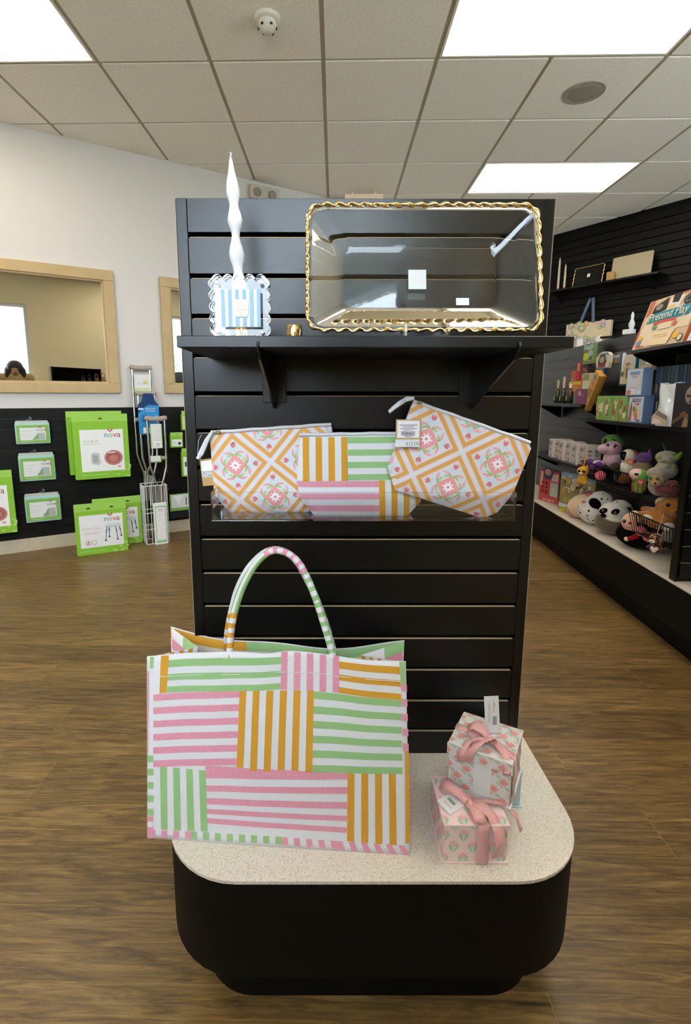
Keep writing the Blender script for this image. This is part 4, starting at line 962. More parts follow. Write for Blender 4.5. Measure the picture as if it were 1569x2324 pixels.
# ---- mat packs on hooks
def mat_pack(lb, bl, br, tl, hook_px):
    off = .075
    x, z, w, h = lbox(bl, br, tl, off)
    r = thing('bath_mat_pack', lb, 'packaged mat', LF @ Matrix.Translation((x, -off, z)), 'packaged bath mats')
    MINT = mat('mint_rubber_mat', (178, 216, 208), .6, .3, bump=.2, bscale=300)
    MB().box(.006, w-.006, .004, .05, .004, h*.90).build('folded_mat', MINT, r, bev=.008, seg=3)
    MB().box(.010, w-.012, .008, .046, h*.84, h*.98).build('folded_mat', mat('grey_mat_fold', (190, 192, 190), .6), r, bev=.008, seg=2)
    cd_ = MB().box(.016, w-.014, -.0012, -.0002, h*.08, h*.80).build('card_insert', ink((138, 190, 92)), r)
    cw_, cz_ = w-.03, h*.72
    art('card_print', r, [('r', .09, .14, .90, .86, (236, 236, 236)), ('p', [(.46, .16), (.66, .55), (.86, .55), (.88, .16)], (186, 190, 190)), ('p', [(.46, .16), (.66, .55), (.66, .20)], (140, 176, 130)), ('r', .12, .66, .46, .675, (200, 196, 190)), ('r', .12, .50, .36, .512, (216, 204, 196)), ('r', .12, .40, .38, .412, (216, 204, 196)), ('r', .14, .05, .5, .085, PALEG)], cw_, cz_, x0=.016, z0=h*.08, y=-.0016)
    nova(r, .016+cw_*.76, h*.08+cz_*.73, .033, y=-.0036)
    bag = MB(); n = 10; V = []
    for j in range(7):
        for i in range(n+1):
            u, v = i/n, j/6; zz = v*h*1.06; dep = .004+.006*math.sin(math.pi*u)*math.sin(math.pi*min(1, v*.9+.1)); V.append((u*w, -dep-.002-.0015*math.sin(9*u+5*v+w*50), zz))
    bag.add(V, [(j*(n+1)+i, j*(n+1)+i+1, (j+1)*(n+1)+i+1, (j+1)*(n+1)+i) for j in range(6) for i in range(n)], 0, True)
    bo = bag.build('clear_bag', POLY, r)
    hx, hz = at_f(*hook_px, LF, -off); hx -= x; hz -= z
    MB().tube([(hx-.028, .02, h*1.0), (hx, .02, h*1.035), (hx, .02, hz-.012), (hx+.010, .02, hz-.002), (hx+.004, .02, hz+.010), (hx-.008, .02, hz+.007)], .0022, 7).build('plastic_hanger', mat('clear_hanger', (220, 222, 220), .2, trans=.6), r)
    MB().tube([(hx, .074, hz+.002), (hx, -.01, hz+.002), (hx, -.014, hz+.010)], .0025, 7).build('wall_peg', CHROME, r)
mat_pack('top mint bath mat pack hanging on the black slats under the window', (35, 1012), (118, 1006), (29, 956), (68, 950))
mat_pack('middle mint bath mat pack, its clear bag crumpled at the top', (44, 1097), (130, 1088), (36, 1030), (78, 1024))
mat_pack('lowest and plumpest mint bath mat pack near the baseboard', (58, 1188), (143, 1182), (56, 1120), (98, 1114))
# ---- small goods right of the crutches
def small_pack(lb, bl, br, tl, off, t, shapes, body, name='small_carton', flap=True):
    x, z, w, h = lbox(bl, br, tl, off)
    r = carton(name, lb, 'carton', LF @ Matrix.Translation((x, -off, z)), w, h, t, body, shapes, 'small green cartons')
    if flap: MB().box(0, w, .0, .0015, h, h+.03).build('hang_flap', ink(LIME2), r)
    MB().tube([(w/2, off-.001, h+.015), (w/2, -.03, h+.015)], .0025, 6).build('wall_peg', CHROME, r); return r
r = small_pack('small green carton hanging just right of the crutches', (388, 1017), (416, 1014), (386, 991), .12, .05, [('r', .10, .12, .92, .70, (236, 238, 236)), ('e', .72, .35, .12, .14, (50, 54, 60)), ('r', .16, .4, .5, .46, (190, 196, 190))], LIME)
small_pack('upper green carton half hidden behind the slatted stand', (414, 977), (440, 975), (411, 942), .12, .04, [('r', .06, .10, .9, .9, (206, 222, 150)), ('r', .4, .2, .9, .7, (90, 130, 170))], LIME)
small_pack('tall green and white carton half hidden behind the slatted stand', (415, 1082), (445, 1080), (413, 1026), .12, .04, [('r', .10, .06, .94, .80, (236, 238, 236)), ('r', .2, .4, .6, .6, (60, 64, 60))], LIME)
x, z, w, h = lbox((384, 1178), (450, 1176), (378, 1112), .08)
r = thing('clear_accessory_bag', 'clear bag with a black strap and white card beside the stand', 'packaged strap', LF @ Matrix.Translation((x, -.08, z)))
MB().box(.01, w-.01, .006, .04, .006, h*.55).build('folded_strap', mat('black_webbing', (20, 20, 22), .7), r, bev=.01, seg=3)
MB().box(.012, w-.02, -.002, 0, h*.30, h*.88).build('card_insert', ink((138, 190, 92)), r); art('card_print', r, [('r', .06, .18, .95, .95, (232, 232, 232)), ('r', .62, .3, .66, .75, (70, 60, 60)), ('r', .72, .3, .76, .75, (90, 70, 70)), ('p', [(.15, .9), (.3, .5), (.34, .2), (.38, .5), (.5, .9)], (250, 250, 250))], w-.032, h*.58, x0=.012, z0=h*.30, y=-.0026)
bg_ = MB(); n = 8; V = [(i/n*w, -.006-.004*math.sin(math.pi*i/n)-.002*math.sin(i*2.1+j), j/5*h*1.1) for j in range(6) for i in range(n+1)]
bg_.add(V, [(j*(n+1)+i, j*(n+1)+i+1, (j+1)*(n+1)+i+1, (j+1)*(n+1)+i) for j in range(5) for i in range(n)], 0, True); bg_.build('clear_bag', POLY, r)
MB().tube([(w/2, .060, h*1.05), (w/2, -.03, h*1.05), (w/2, -.035, h*1.09)], .0025, 6).build('wall_peg', CHROME, r)
# ---- crutches
PAD = mat('grey_foam_rubber', (168, 160, 148), .6, .3, noise=.05, nscale=60)
def crutch(lb, top_px, foot_s, off, half, lean_off, zgrip, zjoin, pad=PAD):
    sx, zt = at_f(*top_px, LF, -off)
    r = thing('crutch', lb, 'crutch', LF @ Matrix.Translation((foot_s, -off-lean_off, 0)), 'aluminium crutches')
    dx = sx-foot_s
    def P(u, z): k = z/zt; return (dx*k+u, lean_off*k, z)
    zp = zt-.03
    pad_ = MB(); N = 14
    pts = [P(-half-.018+(2*half+.036)*i/N, zp+.012-.010*math.sin(math.pi*i/N)) for i in range(N+1)]
    pad_.tube(pts, [.012]+[.02]*(N-1)+[.012], 12); pad_.build('underarm_pad', pad, r)
    for s in (-1, 1):
        MB().tube([P(s*half, zp), P(s*half*.96, zgrip), P(s*half*.92, zjoin+.16), P(s*half*.55, zjoin+.07), P(s*.013, zjoin), P(s*.013, zjoin-.22)], .0095, 10).build('upright_tube', CHROME, r)
    MB().tube([P(0, zjoin+.02), P(0, zjoin-.25), P(0, .03)], .0105, 10).build('leg_tube', CHROME, r)
    MB().lathe([(.021, 0), (.021, .012), (.014, .03), (.013, .05)], 14, c=P(0, 0.0)).build('rubber_foot', mat('foot_rubber', (90, 86, 80), .7), r)
    MB().tube([P(-half*.95, zgrip), P(-half*.6, zgrip), P(half*.6, zgrip), P(half*.95, zgrip)], .015, 12).build('hand_grip', pad, r)
    for z in (zgrip, zjoin-.02, zjoin+.12): MB().tube([(P(half, z)[0], P(half, z)[1]-.014, z), (P(half, z)[0], P(half, z)[1]+.012, z)], .004, 8).build('wing_bolt', CHROME, r)
    return r, P, zt
f0 = at_f(352, 1222, LF, -.17)[0]
crutch('tallest crutch, its grey underarm pad up against the white wall', (319, 828), f0-.03, .04, .066, .05, .96, .53)
r, P, zt = crutch('middle height crutch with a blue header card', (331, 886), f0+.005, .10, .062, .05, .86, .50)
a = at_f(316, 985, LF, -.125); b = at_f(358, 893, LF, -.125); a0 = a[0]
hc = thing('header_card', 'blue printed header card hung on the middle crutch', 'packaging card', LF @ Matrix.Translation((a[0], -.135, a[1])))
cw_, chh = b[0]-a[0], b[1]-a[1]
MB().prism([(0, 0), (cw_, 0), (cw_, chh*.72), (cw_*.85, chh*.80), (cw_*.74, chh), (cw_*.30, chh), (cw_*.18, chh*.80), (0, chh*.72)], 0, .002, 'y').build('card_sheet', ink((28, 62, 112)), hc)
art('card_print', hc, [('p', [(0, 0), (1, 0), (1, .70), (.5, .72), (.22, .62), (0, .50)], (44, 144, 208)), ('e', .32, .36, .10, .06, (170, 130, 110)), ('r', .15, .30, .42, .48, (60, 110, 170)), ('r', .20, .02, .52, .16, (236, 238, 240)), ('p', [(.78, .30), (.95, .26), (.98, .40), (.84, .46)], (236, 240, 244)), ('r', .02, .60, .26, .64, (236, 238, 240))], cw_, chh)
text('Aluminum', .024, PAPER, hc, (cw_*.58, -.002, chh*.63), sx=.8); text('Crutches', .024, PAPER, hc, (cw_*.58, -.002, chh*.57), sx=.8)
r, P, zt = crutch('shortest crutch in front with a thick grey pad', (353, 943), f0+.055, .175, .066, .03, .66, .43)
def label_card(name, lb, p0, p1, off, shapes, group=None):
    a = at_f(*p0, LF, -off); b = at_f(*p1, LF, -off); w_, h_ = b[0]-a[0], b[1]-a[1]
    r = thing(name, lb, 'packaging card', LF @ Matrix.Translation((a[0], -off, a[1])), group)
    MB().box(0, w_, 0, .0015, 0, h_).build('card_sheet', PAPER, r); art('card_print', r, shapes, w_, h_); return r
label_card('label_card', 'white instruction card between the tubes of the shortest crutch', (343, 1018), (367, 962), .215, [('r', 0, 0, .08, 1, (156, 196, 120)), ('r', .92, 0, 1, 1, (156, 196, 120)), ('r', .28, .06, .9, .28, (246, 246, 246)), ('r', .35, .18, .85, .20, (80, 80, 80))]+[('r', .45+i*.05, .08, .47+i*.05, .15, (80, 80, 80)) for i in range(6)])
label_card('label_card', 'small green edged card below the shortest crutch hand grip', (343, 1050), (366, 1034), .21, [('r', 0, 0, 1, .16, (140, 190, 92)), ('r', .9, 0, 1, 1, (140, 190, 92))])
label_card('label_card', 'pale card with yellow mark hung in the tallest crutch', (306, 888), (340, 850), .085, [('r', 0, 0, 1, .2, (196, 214, 160)), ('e', .7, .55, .16, .10, (206, 206, 110)), ('r', .2, .42, .9, .46, (190, 190, 180))])
# ---- wire rack with a tall carton
a = at_f(331, 1098, LF, -.2); bx, _ = at_f(372, 1098, LF, -.25)
rk = thing('wire_rack', 'white wire floor rack holding the crutch feet', 'wire rack', LF @ Matrix.Translation((f0+.0, -.22, 0)))
W2, D2, HH = .085, .075, a[1]
for z in (.004, .12, .25, HH-.004):
    MB().tube([(-W2, -D2, z), (W2, -D2, z), (W2, D2, z), (-W2, D2, z)], .003, 6, closed=True).build('rack_ring', WHITEWIRE, rk)
for x in (-W2, -W2/2, 0, W2/2, W2):
    for y in (-D2, D2):
        MB().tube([(x, y, 0), (x, y, HH)], .0026, 6).build('rack_wire', WHITEWIRE, rk)
for y in (-D2/2, 0, D2/2):
    for x in (-W2, W2): MB().tube([(x, y, 0), (x, y, HH)], .0026, 6).build('rack_wire', WHITEWIRE, rk)
x, z, w, h = lbox((352, 1228), (381, 1225), (347, 1142), .312)
r = carton('crutch_carton', 'tall narrow white carton with green edging in front of the wire rack', 'carton', LF @ Matrix.Translation((x, -.325, 0)), w, h+z, .02, (238, 240, 238), [('r', .10, .04, .92, .93, (150, 200, 160)), ('r', .16, .10, .86, .90, (240, 240, 240)), ('r', .3, .80, .7, .81, (200, 170, 170)), ('r', .3, .72, .7, .73, (200, 200, 200))])
text('nova', .02, ink((206, 92, 110)), r, (w*.5, -.003, (h+z)*.85))
# ================================================================== the shelving run on the right
GA = math.atan2(-1, -.045)
GF = frame((1.415, 0, 0), GA)                                  # x towards the viewer, y away from the aisle, z up
def gx(s): return -s
gon = thing('shelving_run', 'long black shelving run with a pale deck along the right aisle', 'shelving', GF)
S0, S1 = 1.05, 5.0
MB().box(-S1, -S0, .055, .53, 0, .122).build('toe_kick', MATTEBLACK, gon)
MB().box(-S1, -S0, 0, .58, .122, ZD-.006).build('base_body', MATTEBLACK, gon, bev=.002, seg=1)
MB().box(-S1, -S0, -.001, .58, ZD-.006, ZD).build('deck', DECK, gon)
MB().box(-S1, -S0, .285, .30, ZD, 1.527).build('back_panel', BLACK, gon, bev=.001, seg=1)
for i in range(15):
    z = ZD+.05+i*.0762
    MB().box(-S1, -S0, .279, .2848, z+.004, z+.0762-.004).build('slat', BLACK, gon, bev=.0008, seg=1)
fin = thing('slatted_divider', 'black slatted divider panel standing on the deck at the right edge', 'divider panel', GF @ Matrix.Translation((-2.22, 0, ZD)))
MB().box(0.0, .03, .02, .278, 0, 1.04).build('core_board', BLACK, fin)
for i in range(14):
    z0 = .02+i*.0762; z1 = min(z0+.0762-.009, 1.04)
    s_ = MB().box(.0302, .04, .03, .278, z0, z1).build('slat', BLACK, fin, bev=.0008, seg=1)
    MB().box(.0305, .0390, .032, .276, z1, z1+.0006).build('slot_lip', MDF, s_)
MB().box(-.0005, .0405, .012, .02, 0, 1.04).build('front_edge', BLACK, fin, bev=.001, seg=1)
def gshelf(lb, s0, s1, z, d0, br=True):
    r = thing('shelf', lb, 'shelf', GF @ Matrix.Translation((-s1, 0, z)), 'black shelves of the right run')
    MB().box(0, s1-s0, d0, .276, -.018, 0).build('shelf_board', BLACK, r, bev=.001, seg=1)
    if br:
        for x in (.03, s1-s0-.034):
            b_ = MB().prism([(.276, -.0185), (.276, -.12), (.262, -.12), (d0+.03, -.03), (d0+.02, -.0185)], x, x+.004, 'y'); b_.v = [(yy, xx, zz) for xx, yy, zz in b_.v]; b_.build('bracket', mat('black_steel', (16, 16, 16), .35), r)
    return r
ZT, Z2, Z3, Z4 = 1.385, 1.09, 1.003, .69
gshelf('highest shelf of the right run carrying the pretend play box', 1.3, 2.83, ZT, .03)
gshelf('short shelf with small toys in a clear stepped riser', 3.42, 4.3, Z2, .07)
gshelf('shelf with rows of boxed games on the right', 2.235, 3.38, Z3, .05)
gshelf('lower shelf with a row of small white cartons', 3.29, 4.3, Z4, .03)
def gart(seed, n, pal, lo=.06, hi=.3):
    r_ = random.Random(seed); o = []
    for i in range(n):
        c = pal[r_.randrange(len(pal))]; w = r_.uniform(lo, hi); h = r_.uniform(lo, hi); x = r_.uniform(.02, .98-w); z = r_.uniform(.02, .98-h)
        k = r_.random()
        if k < .45: o.append(('r', x, z, x+w, z+h, c))
        elif k < .8: o.append(('e', x+w/2, z+h/2, w/2, h/2, c))
        else: o.append(('p', [(x, z), (x+w, z+h*.3), (x+w*.4, z+h)], c))
    return o
def gbox(name, lb, s_left, w, d, z, h, t, body, shapes, group=None, rot=0, cat='box', roll=0, lean=0):
    M = GF @ Matrix.Translation((-s_left, d, z)) @ Matrix.Rotation(rot, 4, 'Z') @ Matrix.Rotation(lean, 4, 'X') @ Matrix.Rotation(roll, 4, 'Y')
    return carton(name, lb, cat, M, w, h, t, body, shapes, group)
# ---- highest shelf
PP = [('r', 0, 0, 1, 1, (214, 186, 156)), ('p', [(0, 0), (.1, 0), (.03, .4), (0, .5)], (190, 90, 66)), ('p', [(.02, .66), (.12, .7), (.12, 1), (.02, 1)], (196, 110, 86)), ('p', [(.68, .96), (.86, .95), (.86, 1), (.6, 1)], (196, 96, 66)), ('p', [(.9, .42), (1, .4), (1, .62), (.92, .6)], (190, 96, 66))]
PP += [('p', [(.02, .0), (.40, .0), (.46, .62), (.10, .62)], (232, 216, 190)), ('r', .10, .30, .98, .66, (230, 212, 184)), ('p', [(.06, .50), (.26, .50), (.24, .70), (.10, .72)], (220, 214, 150)), ('p', [(.14, .66), (.42, .74), (.40, .98), (.16, .86)], (44, 42, 38)), ('e', .26, .82, .07, .06, (150, 142, 124)), ('p', [(.44, .70), (.66, .70), (.70, .92), (.54, .99), (.44, .90)], (226, 218, 214)), ('p', [(.50, .84), (.62, .82), (.64, 1.0), (.48, 1.0)], (50, 42, 38)), ('e', .80, .83, .085, .10, (40, 40, 38)), ('e', .80, .83, .06, .07, (110, 112, 96)), ('e', .80, .83, .035, .04, (40, 42, 40)), ('p', [(.88, .60), (1, .66), (1, .9), (.9, .95)], (236, 222, 206)), ('p', [(.48, .70), (.60, .72), (.56, .80), (.46, .78)], (238, 196, 120)),
       ('p', [(.12, .52), (.92, .52), (.94, .72), (.14, .70)], (40, 146, 172)), ('p', [(.28, .46), (.72, .47), (.70, .52), (.30, .52)], (222, 92, 76)), ('e', .34, .40, .05, .05, (110, 150, 110)), ('r', .42, .34, .66, .46, (236, 216, 186)), ('e', .72, .40, .04, .05, (206, 110, 80)), ('p', [(.30, .04), (.72, .02), (.78, .30), (.36, .30)], (238, 214, 170)), ('e', .13, .22, .045, .05, (236, 190, 70)), ('e', .12, .12, .05, .06, (110, 150, 180)), ('e', .84, .16, .055, .06, (236, 190, 60)), ('e', .93, .10, .05, .07, (60, 64, 48)), ('e', .93, .10, .038, .055, (214, 214, 190)), ('r', .40, .22, .66, .228, (200, 170, 130)), ('r', .42, .18, .68, .188, (200, 170, 130)), ('p', [(.10, .02), (.3, .02), (.26, .05), (.08, .06)], (206, 90, 60))]
sp, _ = at_f(1432, 788, GF, .045); 
r = gbox('pretend_play_box', 'large toy set box with a blue Pretend Play banner leaning on the highest shelf', -sp, .43, .05, ZT+.001, .26, .035, (200, 96, 66), PP, lean=-.30, cat='toy box')
text('Pretend Play', .062, ink((240, 226, 200)), r, (.228, -.0092, .160), (math.pi/2, -.02, 0))
gbox('picture_board', 'white edged picture board leaning beside the pretend play box', -sp-.44, .30, .06, ZT+.001, .25, .012, (226, 232, 238), [('r', .06, .06, .94, .94, (176, 206, 226)), ('r', .1, .1, .9, .4, (206, 190, 150))], lean=-.34, cat='picture board', group='boards on the highest shelf')
gbox('picture_board', 'pale board at the right picture edge on the highest shelf', -sp-.60, .30, .035, ZT+.001, .19, .012, (236, 234, 230), [('r', .05, .06, .95, .94, (150, 140, 120))], lean=-.36, cat='picture board', group='boards on the highest shelf')
# ---- games shelf
KID = [(206, 180, 120), (120, 150, 70), (214, 190, 140), (150, 100, 70), (200, 120, 70), (230, 220, 190)]
for i in range(4):
    gbox('figure_box', ['green toy figure box at the far end of the games shelf', 'second green toy figure box from the far end of the games shelf', 'third green toy figure box along the games shelf', 'green toy figure box next to the scavenger hunt game'][i], 3.19-i*.092, .086, .065, Z3+.0005, .143, .085, (132, 172, 96), gart(20+i, 12, KID, .12, .4), 'green figure boxes', cat='toy box')
SC = [('r', .04, .04, .96, .96, (196, 212, 232)), ('r', .24, .78, .80, .90, (50, 70, 110)), ('r', .42, .66, .70, .75, (206, 80, 76)), ('p', [(.10, .06), (.26, .06), (.28, .60), (.20, .80), (.12, .5)], (190, 90, 70)), ('e', .50, .40, .12, .16, (200, 160, 110)), ('e', .72, .42, .10, .20, (226, 206, 150)), ('r', .30, .06, .46, .24, (206, 226, 230)), ('r', .08, .06, .26, .22, (214, 84, 66)), ('r', .50, .10, .64, .34, (222, 110, 80)), ('e', .42, .52, .08, .10, (110, 140, 90)), ('r', .64, .05, .84, .14, (110, 120, 180))]
r = gbox('scavenger_hunt_game', 'blue and white scavenger hunt game box on the lower row', 2.81, .15, .06, Z3+.0005, .143, .05, (96, 120, 160), SC, 'scavenger hunt games', cat='game box')
text('SCAVENGER', .018, PAPER, r, (.078, -.006, .120)); text('HUNT', .015, PAPER, r, (.084, -.006, .101))
SW = [('r', .03, .03, .97, .97, (206, 216, 236)), ('r', .22, .76, .82, .88, (150, 176, 206)), ('r', .36, .66, .70, .74, (226, 196, 206)), ('r', .08, .05, .34, .20, (222, 120, 100)), ('r', .12, .28, .60, .31, (226, 170, 170)), ('r', .38, .06, .6, .24, (226, 230, 240)), ('e', .78, .5, .10, .14, (230, 214, 190)), ('e', .84, .12, .08, .08, (226, 232, 240))]
r = gbox('scavenger_hunt_game', 'pale scavenger hunt box stacked on top, turned to the aisle', 2.845, .16, .055, Z3+.1445, .143, .05, (120, 150, 190), SW, 'scavenger hunt games', cat='game box')
text('SCAVENGER', .017, ink((130, 160, 196)), r, (.085, -.006, .118)); text('HUNT', .014, ink((214, 170, 184)), r, (.088, -.006, .101))
NAVY = [(30, 48, 74), (40, 62, 84), (36, 56, 66), (58, 78, 84)]
for i in range(6):
    gbox('game_box', ['navy game box standing next to the scavenger hunt game, lower row', 'second navy game box of the lower row behind the white bag', 'third navy game box of the lower row behind the white bag', 'fourth navy game box of the lower row', 'fifth navy game box of the lower row', 'navy game box at the near end of the lower row'][i], 2.65-i*.062, .058, .105, Z3+.0005, .143, .12, NAVY[i % 4], [('r', .3, .15, .5, .8, (140, 130, 80))], 'navy game boxes', cat='game box')
    gbox('game_box', ['navy game box of the upper row beside the pale scavenger box', 'second navy game box of the upper row', 'third navy game box of the upper row', 'fourth navy game box of the upper row', 'fifth navy game box of the upper row', 'navy game box at the near end of the upper row'][i], 2.665-i*.062, .058, .105, Z3+.1445, .143, .12, NAVY[(i+1) % 4], [('r', .2, .1, .5, .4, (120, 110, 70)), ('r', .85, .02, .98, .98, (96, 116, 130))], 'navy game boxes', cat='game box')
s_, _ = at_f(1480, 958, GF, .035)
wb_ = thing('toy_bag', 'crumpled white and clear toy bag standing on the games shelf', 'toy bag', GF @ Matrix.Translation((s_, .02, Z3+.0005)))
V = []; n = 10
for j in range(11):
    for i in range(n+1):
        u, v = i/n, j/10; V.append((.005+u*.135+.01*v, .03-.022*math.sin(math.pi*u)*(1-.75*v)-.003*math.sin(7*u+9*v), v*.205-(.012*math.sin(math.pi*u) if j == 10 else 0)))
nn = len(V)
V += [(x, .062-(y-.03)*.3, z) for x, y, z in V]
q_ = MB().add(V, [(j*(n+1)+i, j*(n+1)+i+1, (j+1)*(n+1)+i+1, (j+1)*(n+1)+i) for j in range(10) for i in range(n)]+[(nn+j*(n+1)+i, nn+(j+1)*(n+1)+i, nn+(j+1)*(n+1)+i+1, nn+j*(n+1)+i+1) for j in range(10) for i in range(n)]+[(j*(n+1), (j+1)*(n+1), nn+(j+1)*(n+1), nn+j*(n+1)) for j in range(10)]+[((j+1)*(n+1)+n, j*(n+1)+n, nn+j*(n+1)+n, nn+(j+1)*(n+1)+n) for j in range(10)], 0, True)
q_.build('bag_film', mat('white_glossy_film', (226, 230, 236), .15, .6), wb_)
art('bag_print', wb_, [('p', [(.1, .03), (.9, .03), (.9, .18), (.4, .36), (.1, .22)], (196, 176, 150)), ('p', [(.3, .26), (.95, .14), (.95, .24), (.4, .36)], (130, 120, 110)), ('p', [(.15, .05), (.7, .05), (.6, .14), (.2, .18)], (222, 214, 200))], .145, .205, y=.004)
s_, _ = at_f(1522, 958, GF, .035)
r = gbox('wooden_toy_box', 'dark boxed wooden toy with an oval badge at the right end of the games shelf', -s_, .17, .04, Z3+.0005, .20, .06, (36, 34, 38), [('e', .72, .72, .26, .20, (150, 140, 124)), ('r', .52, .68, .92, .74, (60, 56, 50)), ('r', .6, .56, .8, .60, (150, 90, 70)), ('p', [(.05, .05), (.5, .25), (.45, .32), (.03, .16)], (96, 74, 52)), ('p', [(.45, .02), (.95, .05), (.95, .2), (.55, .28)], (150, 124, 90)), ('p', [(.3, .3), (.9, .14), (.92, .22), (.5, .38)], (110, 84, 56))], cat='toy box')
# hung packs above the games shelf
def hung(name, lb, bl, br, tl, d, t, body, shapes, group=None, cat='hanging pack'):
    a = at_f(*bl, GF, d); b = at_f(*br, GF, d); c = at_f(*tl, GF, d); w, h = b[0]-a[0], c[1]-a[1]
    r = carton(name, lb, cat, GF @ Matrix.Translation((a[0], d, a[1])), w, h, t, body, shapes, group)
    MB().tube([(w/2, .284-d, h-.006), (w/2, -.012, h-.006), (w/2, -.015, h)], .0022, 6).build('peg_hook', BLACKWIRE, r); return r
hung('book_pack', 'tall blue framed picture pack hanging above the green figure boxes', (1404, 876), (1440, 876), (1407, 800), .20, .03, (20, 84, 120), [('r', .08, .05, .94, .97, (206, 196, 186)), ('e', .46, .36, .22, .24, (196, 160, 100)), ('p', [(.2, .05), (.7, .05), (.6, .3), (.3, .3)], (214, 180, 120)), ('r', .42, .2, .56, .5, (90, 110, 130)), ('e', .5, .62, .18, .05, (150, 130, 110)), ('p', [(.1, .97), (.35, .97), (.1, .5)], (226, 236, 246)), ('e', .2, .34, .1, .08, (96, 120, 70))])
hung('craft_pack', 'cream and grey hanging pack behind the pale scavenger box', (1449, 842), (1478, 842), (1451, 805), .21, .03, (196, 182, 150), [('r', .08, .06, .8, .92, (150, 156, 140)), ('p', [(.5, .9), (.7, .9), (.8, .3), (.55, .4)], (226, 232, 232)), ('r', .2, .1, .7, .3, (206, 180, 150))])
hung('crayon_pack', 'tiny pack of bright crayons hanging near the top of the back panel', (1391, 827), (1407, 827), (1392, 802), .20, .015, (120, 110, 110), [('r', .05, .05, .3, .5, (206, 96, 50)), ('r', .3, .05, .55, .5, (150, 190, 60)), ('r', .55, .05, .95, .5, (120, 100, 130)), ('r', .05, .55, .9, .8, (190, 200, 210))])
hung('toy_pack', 'tall green and yellow toy pack hanging at the far end', (1322, 828), (1347, 828), (1323, 784), .20, .02, (110, 140, 80), [('r', .06, .78, .94, .96, (150, 180, 180)), ('r', .2, .72, .8, .80, (176, 190, 160)), ('e', .3, .38, .25, .2, (196, 200, 50)), ('e', .7, .5, .2, .2, (160, 176, 190)), ('p', [(.1, .6), (.4, .6), (.3, .75)], (170, 50, 40)), ('p', [(.6, .1), (.9, .2), (.85, .5)], (200, 200, 90)), ('e', .75, .28, .1, .12, (60, 50, 70))])
# rounded picture card on a stand and slanted boxes
a = at_f(1352, 838, GF, .15); b = at_f(1386, 795, GF, .15); w_, h_ = b[0]-a[0], b[1]-a[1]
r = thing('rounded_toy_pack', 'rounded card toy pack showing a figure, on a blue stem', 'toy pack', GF @ Matrix.Translation((a[0], .15, a[1])))
out_ = [(.08, 0), (.92, 0), (1.0, .35), (1.0, .75), (.85, .92), (.5, 1.0), (.15, .90), (0, .7), (0, .3)]
MB().prism([(x*w_, z*h_) for x, z in out_], 0, .02, 'y').build('card_body', ink((206, 196, 180)), r)
art('card_print', r, [('p', [(.3, .85), (.62, .88), (.80, .4), (.72, .2), (.2, .2), (.16, .4)], (76, 66, 56)), ('e', .46, .52, .17, .2, (176, 150, 130)), ('p', [(.2, .05), (.72, .05), (.76, .24), (.18, .24)], (150, 60, 54)), ('r', .62, .78, .9, .88, (80, 150, 190)), ('p', [(.1, .72), (.3, .88), (.12, .88)], (90, 130, 70)), ('r', .05, 0, .95, .05, (70, 150, 190))], w_, h_)
MB().box(w_*.38, w_*.55, .004, .014, -.045, .0).build('stem', ink((70, 150, 190)), r)
MB().tube([(w_*.45, .134, h_*.9), (w_*.45, .018, h_*.9)], .0022, 6).build('peg_hook', BLACKWIRE, r)
for i, (dd, lb) in enumerate(((.10, 'front slanted toy box leaning to the right on the short shelf'), (.145, 'rear slanted toy box leaning to the right on the short shelf'))):
    s_, _ = at_f(1322+i*5, 908, GF, dd)
    gbox('slanted_toy_box', lb, -s_, .075, dd, Z2+.002+.0, .27, .035, (196, 140, 60), [('r', .05, .02, .95, .98, (196, 160, 90)), ('e', .5, .70, .3, .08, (206, 110, 60)), ('e', .4, .86, .3, .06, (110, 130, 130)), ('p', [(.1, .3), (.8, .35), (.9, .6), (.2, .55)], (150, 130, 70)), ('r', .15, .04, .7, .2, (226, 230, 232)), ('e', .3, .5, .2, .05, (196, 120, 60))], 'slanted toy boxes', roll=.62, cat='toy box')
# stepped clear riser with small goods
s_, _ = at_f(1256, 912, GF, .09)
rs = thing('stepped_riser', 'clear stepped acrylic riser at the far end of the short shelf', 'display riser', GF @ Matrix.Translation((s_, .085, Z2)))
for i, z in enumerate((.003, .075, .145)):
    MB().box(0, .36, i*.06, i*.06+.058, z-.003, z).build('riser_step', ACRYL, rs)
    if i: MB().box(0, .36, i*.06, i*.06+.003, 0, z-.003).build('riser_wall', ACRYL, rs)
def riser(name, lb, step, px0, px1, h, t, body, sh, group='small goods on the riser'):
    d = .088+step*.06; a = at_f(px0, 890, GF, d)[0]; b = at_f(px1, 890, GF, d)[0]
    return carton(name, lb, 'box', GF @ Matrix.Translation((a, d, Z2+(.0035, .0755, .1455)[step])), b-a, h, t, body, sh, group)
riser('small_box', 'little purple box at the front of the clear riser', 0, 1307, 1330, .10, .04, (120, 70, 100), gart(3, 8, [(150, 90, 120), (200, 150, 170), (90, 50, 70)]))
riser('small_box', 'yellow topped orange box on the middle riser step', 1, 1290, 1317, .085, .04, (190, 110, 50), [('r', 0, .72, 1, 1, (206, 190, 50)), ('e', .5, .4, .3, .25, (206, 140, 90)), ('r', .1, 0, .4, .3, (150, 60, 40))])
riser('small_box', 'pale narrow box beside the yellow one on the riser', 1, 1320, 1337, .135, .035, (196, 190, 140), [('r', .1, .05, .9, .6, (206, 204, 170)), ('r', .1, .65, .9, .95, (150, 140, 110))])
riser('small_box', 'orange box on the top riser step', 2, 1294, 1305, .10, .03, (190, 96, 50), gart(5, 6, [(206, 150, 90), (160, 50, 40), (120, 80, 60)]))
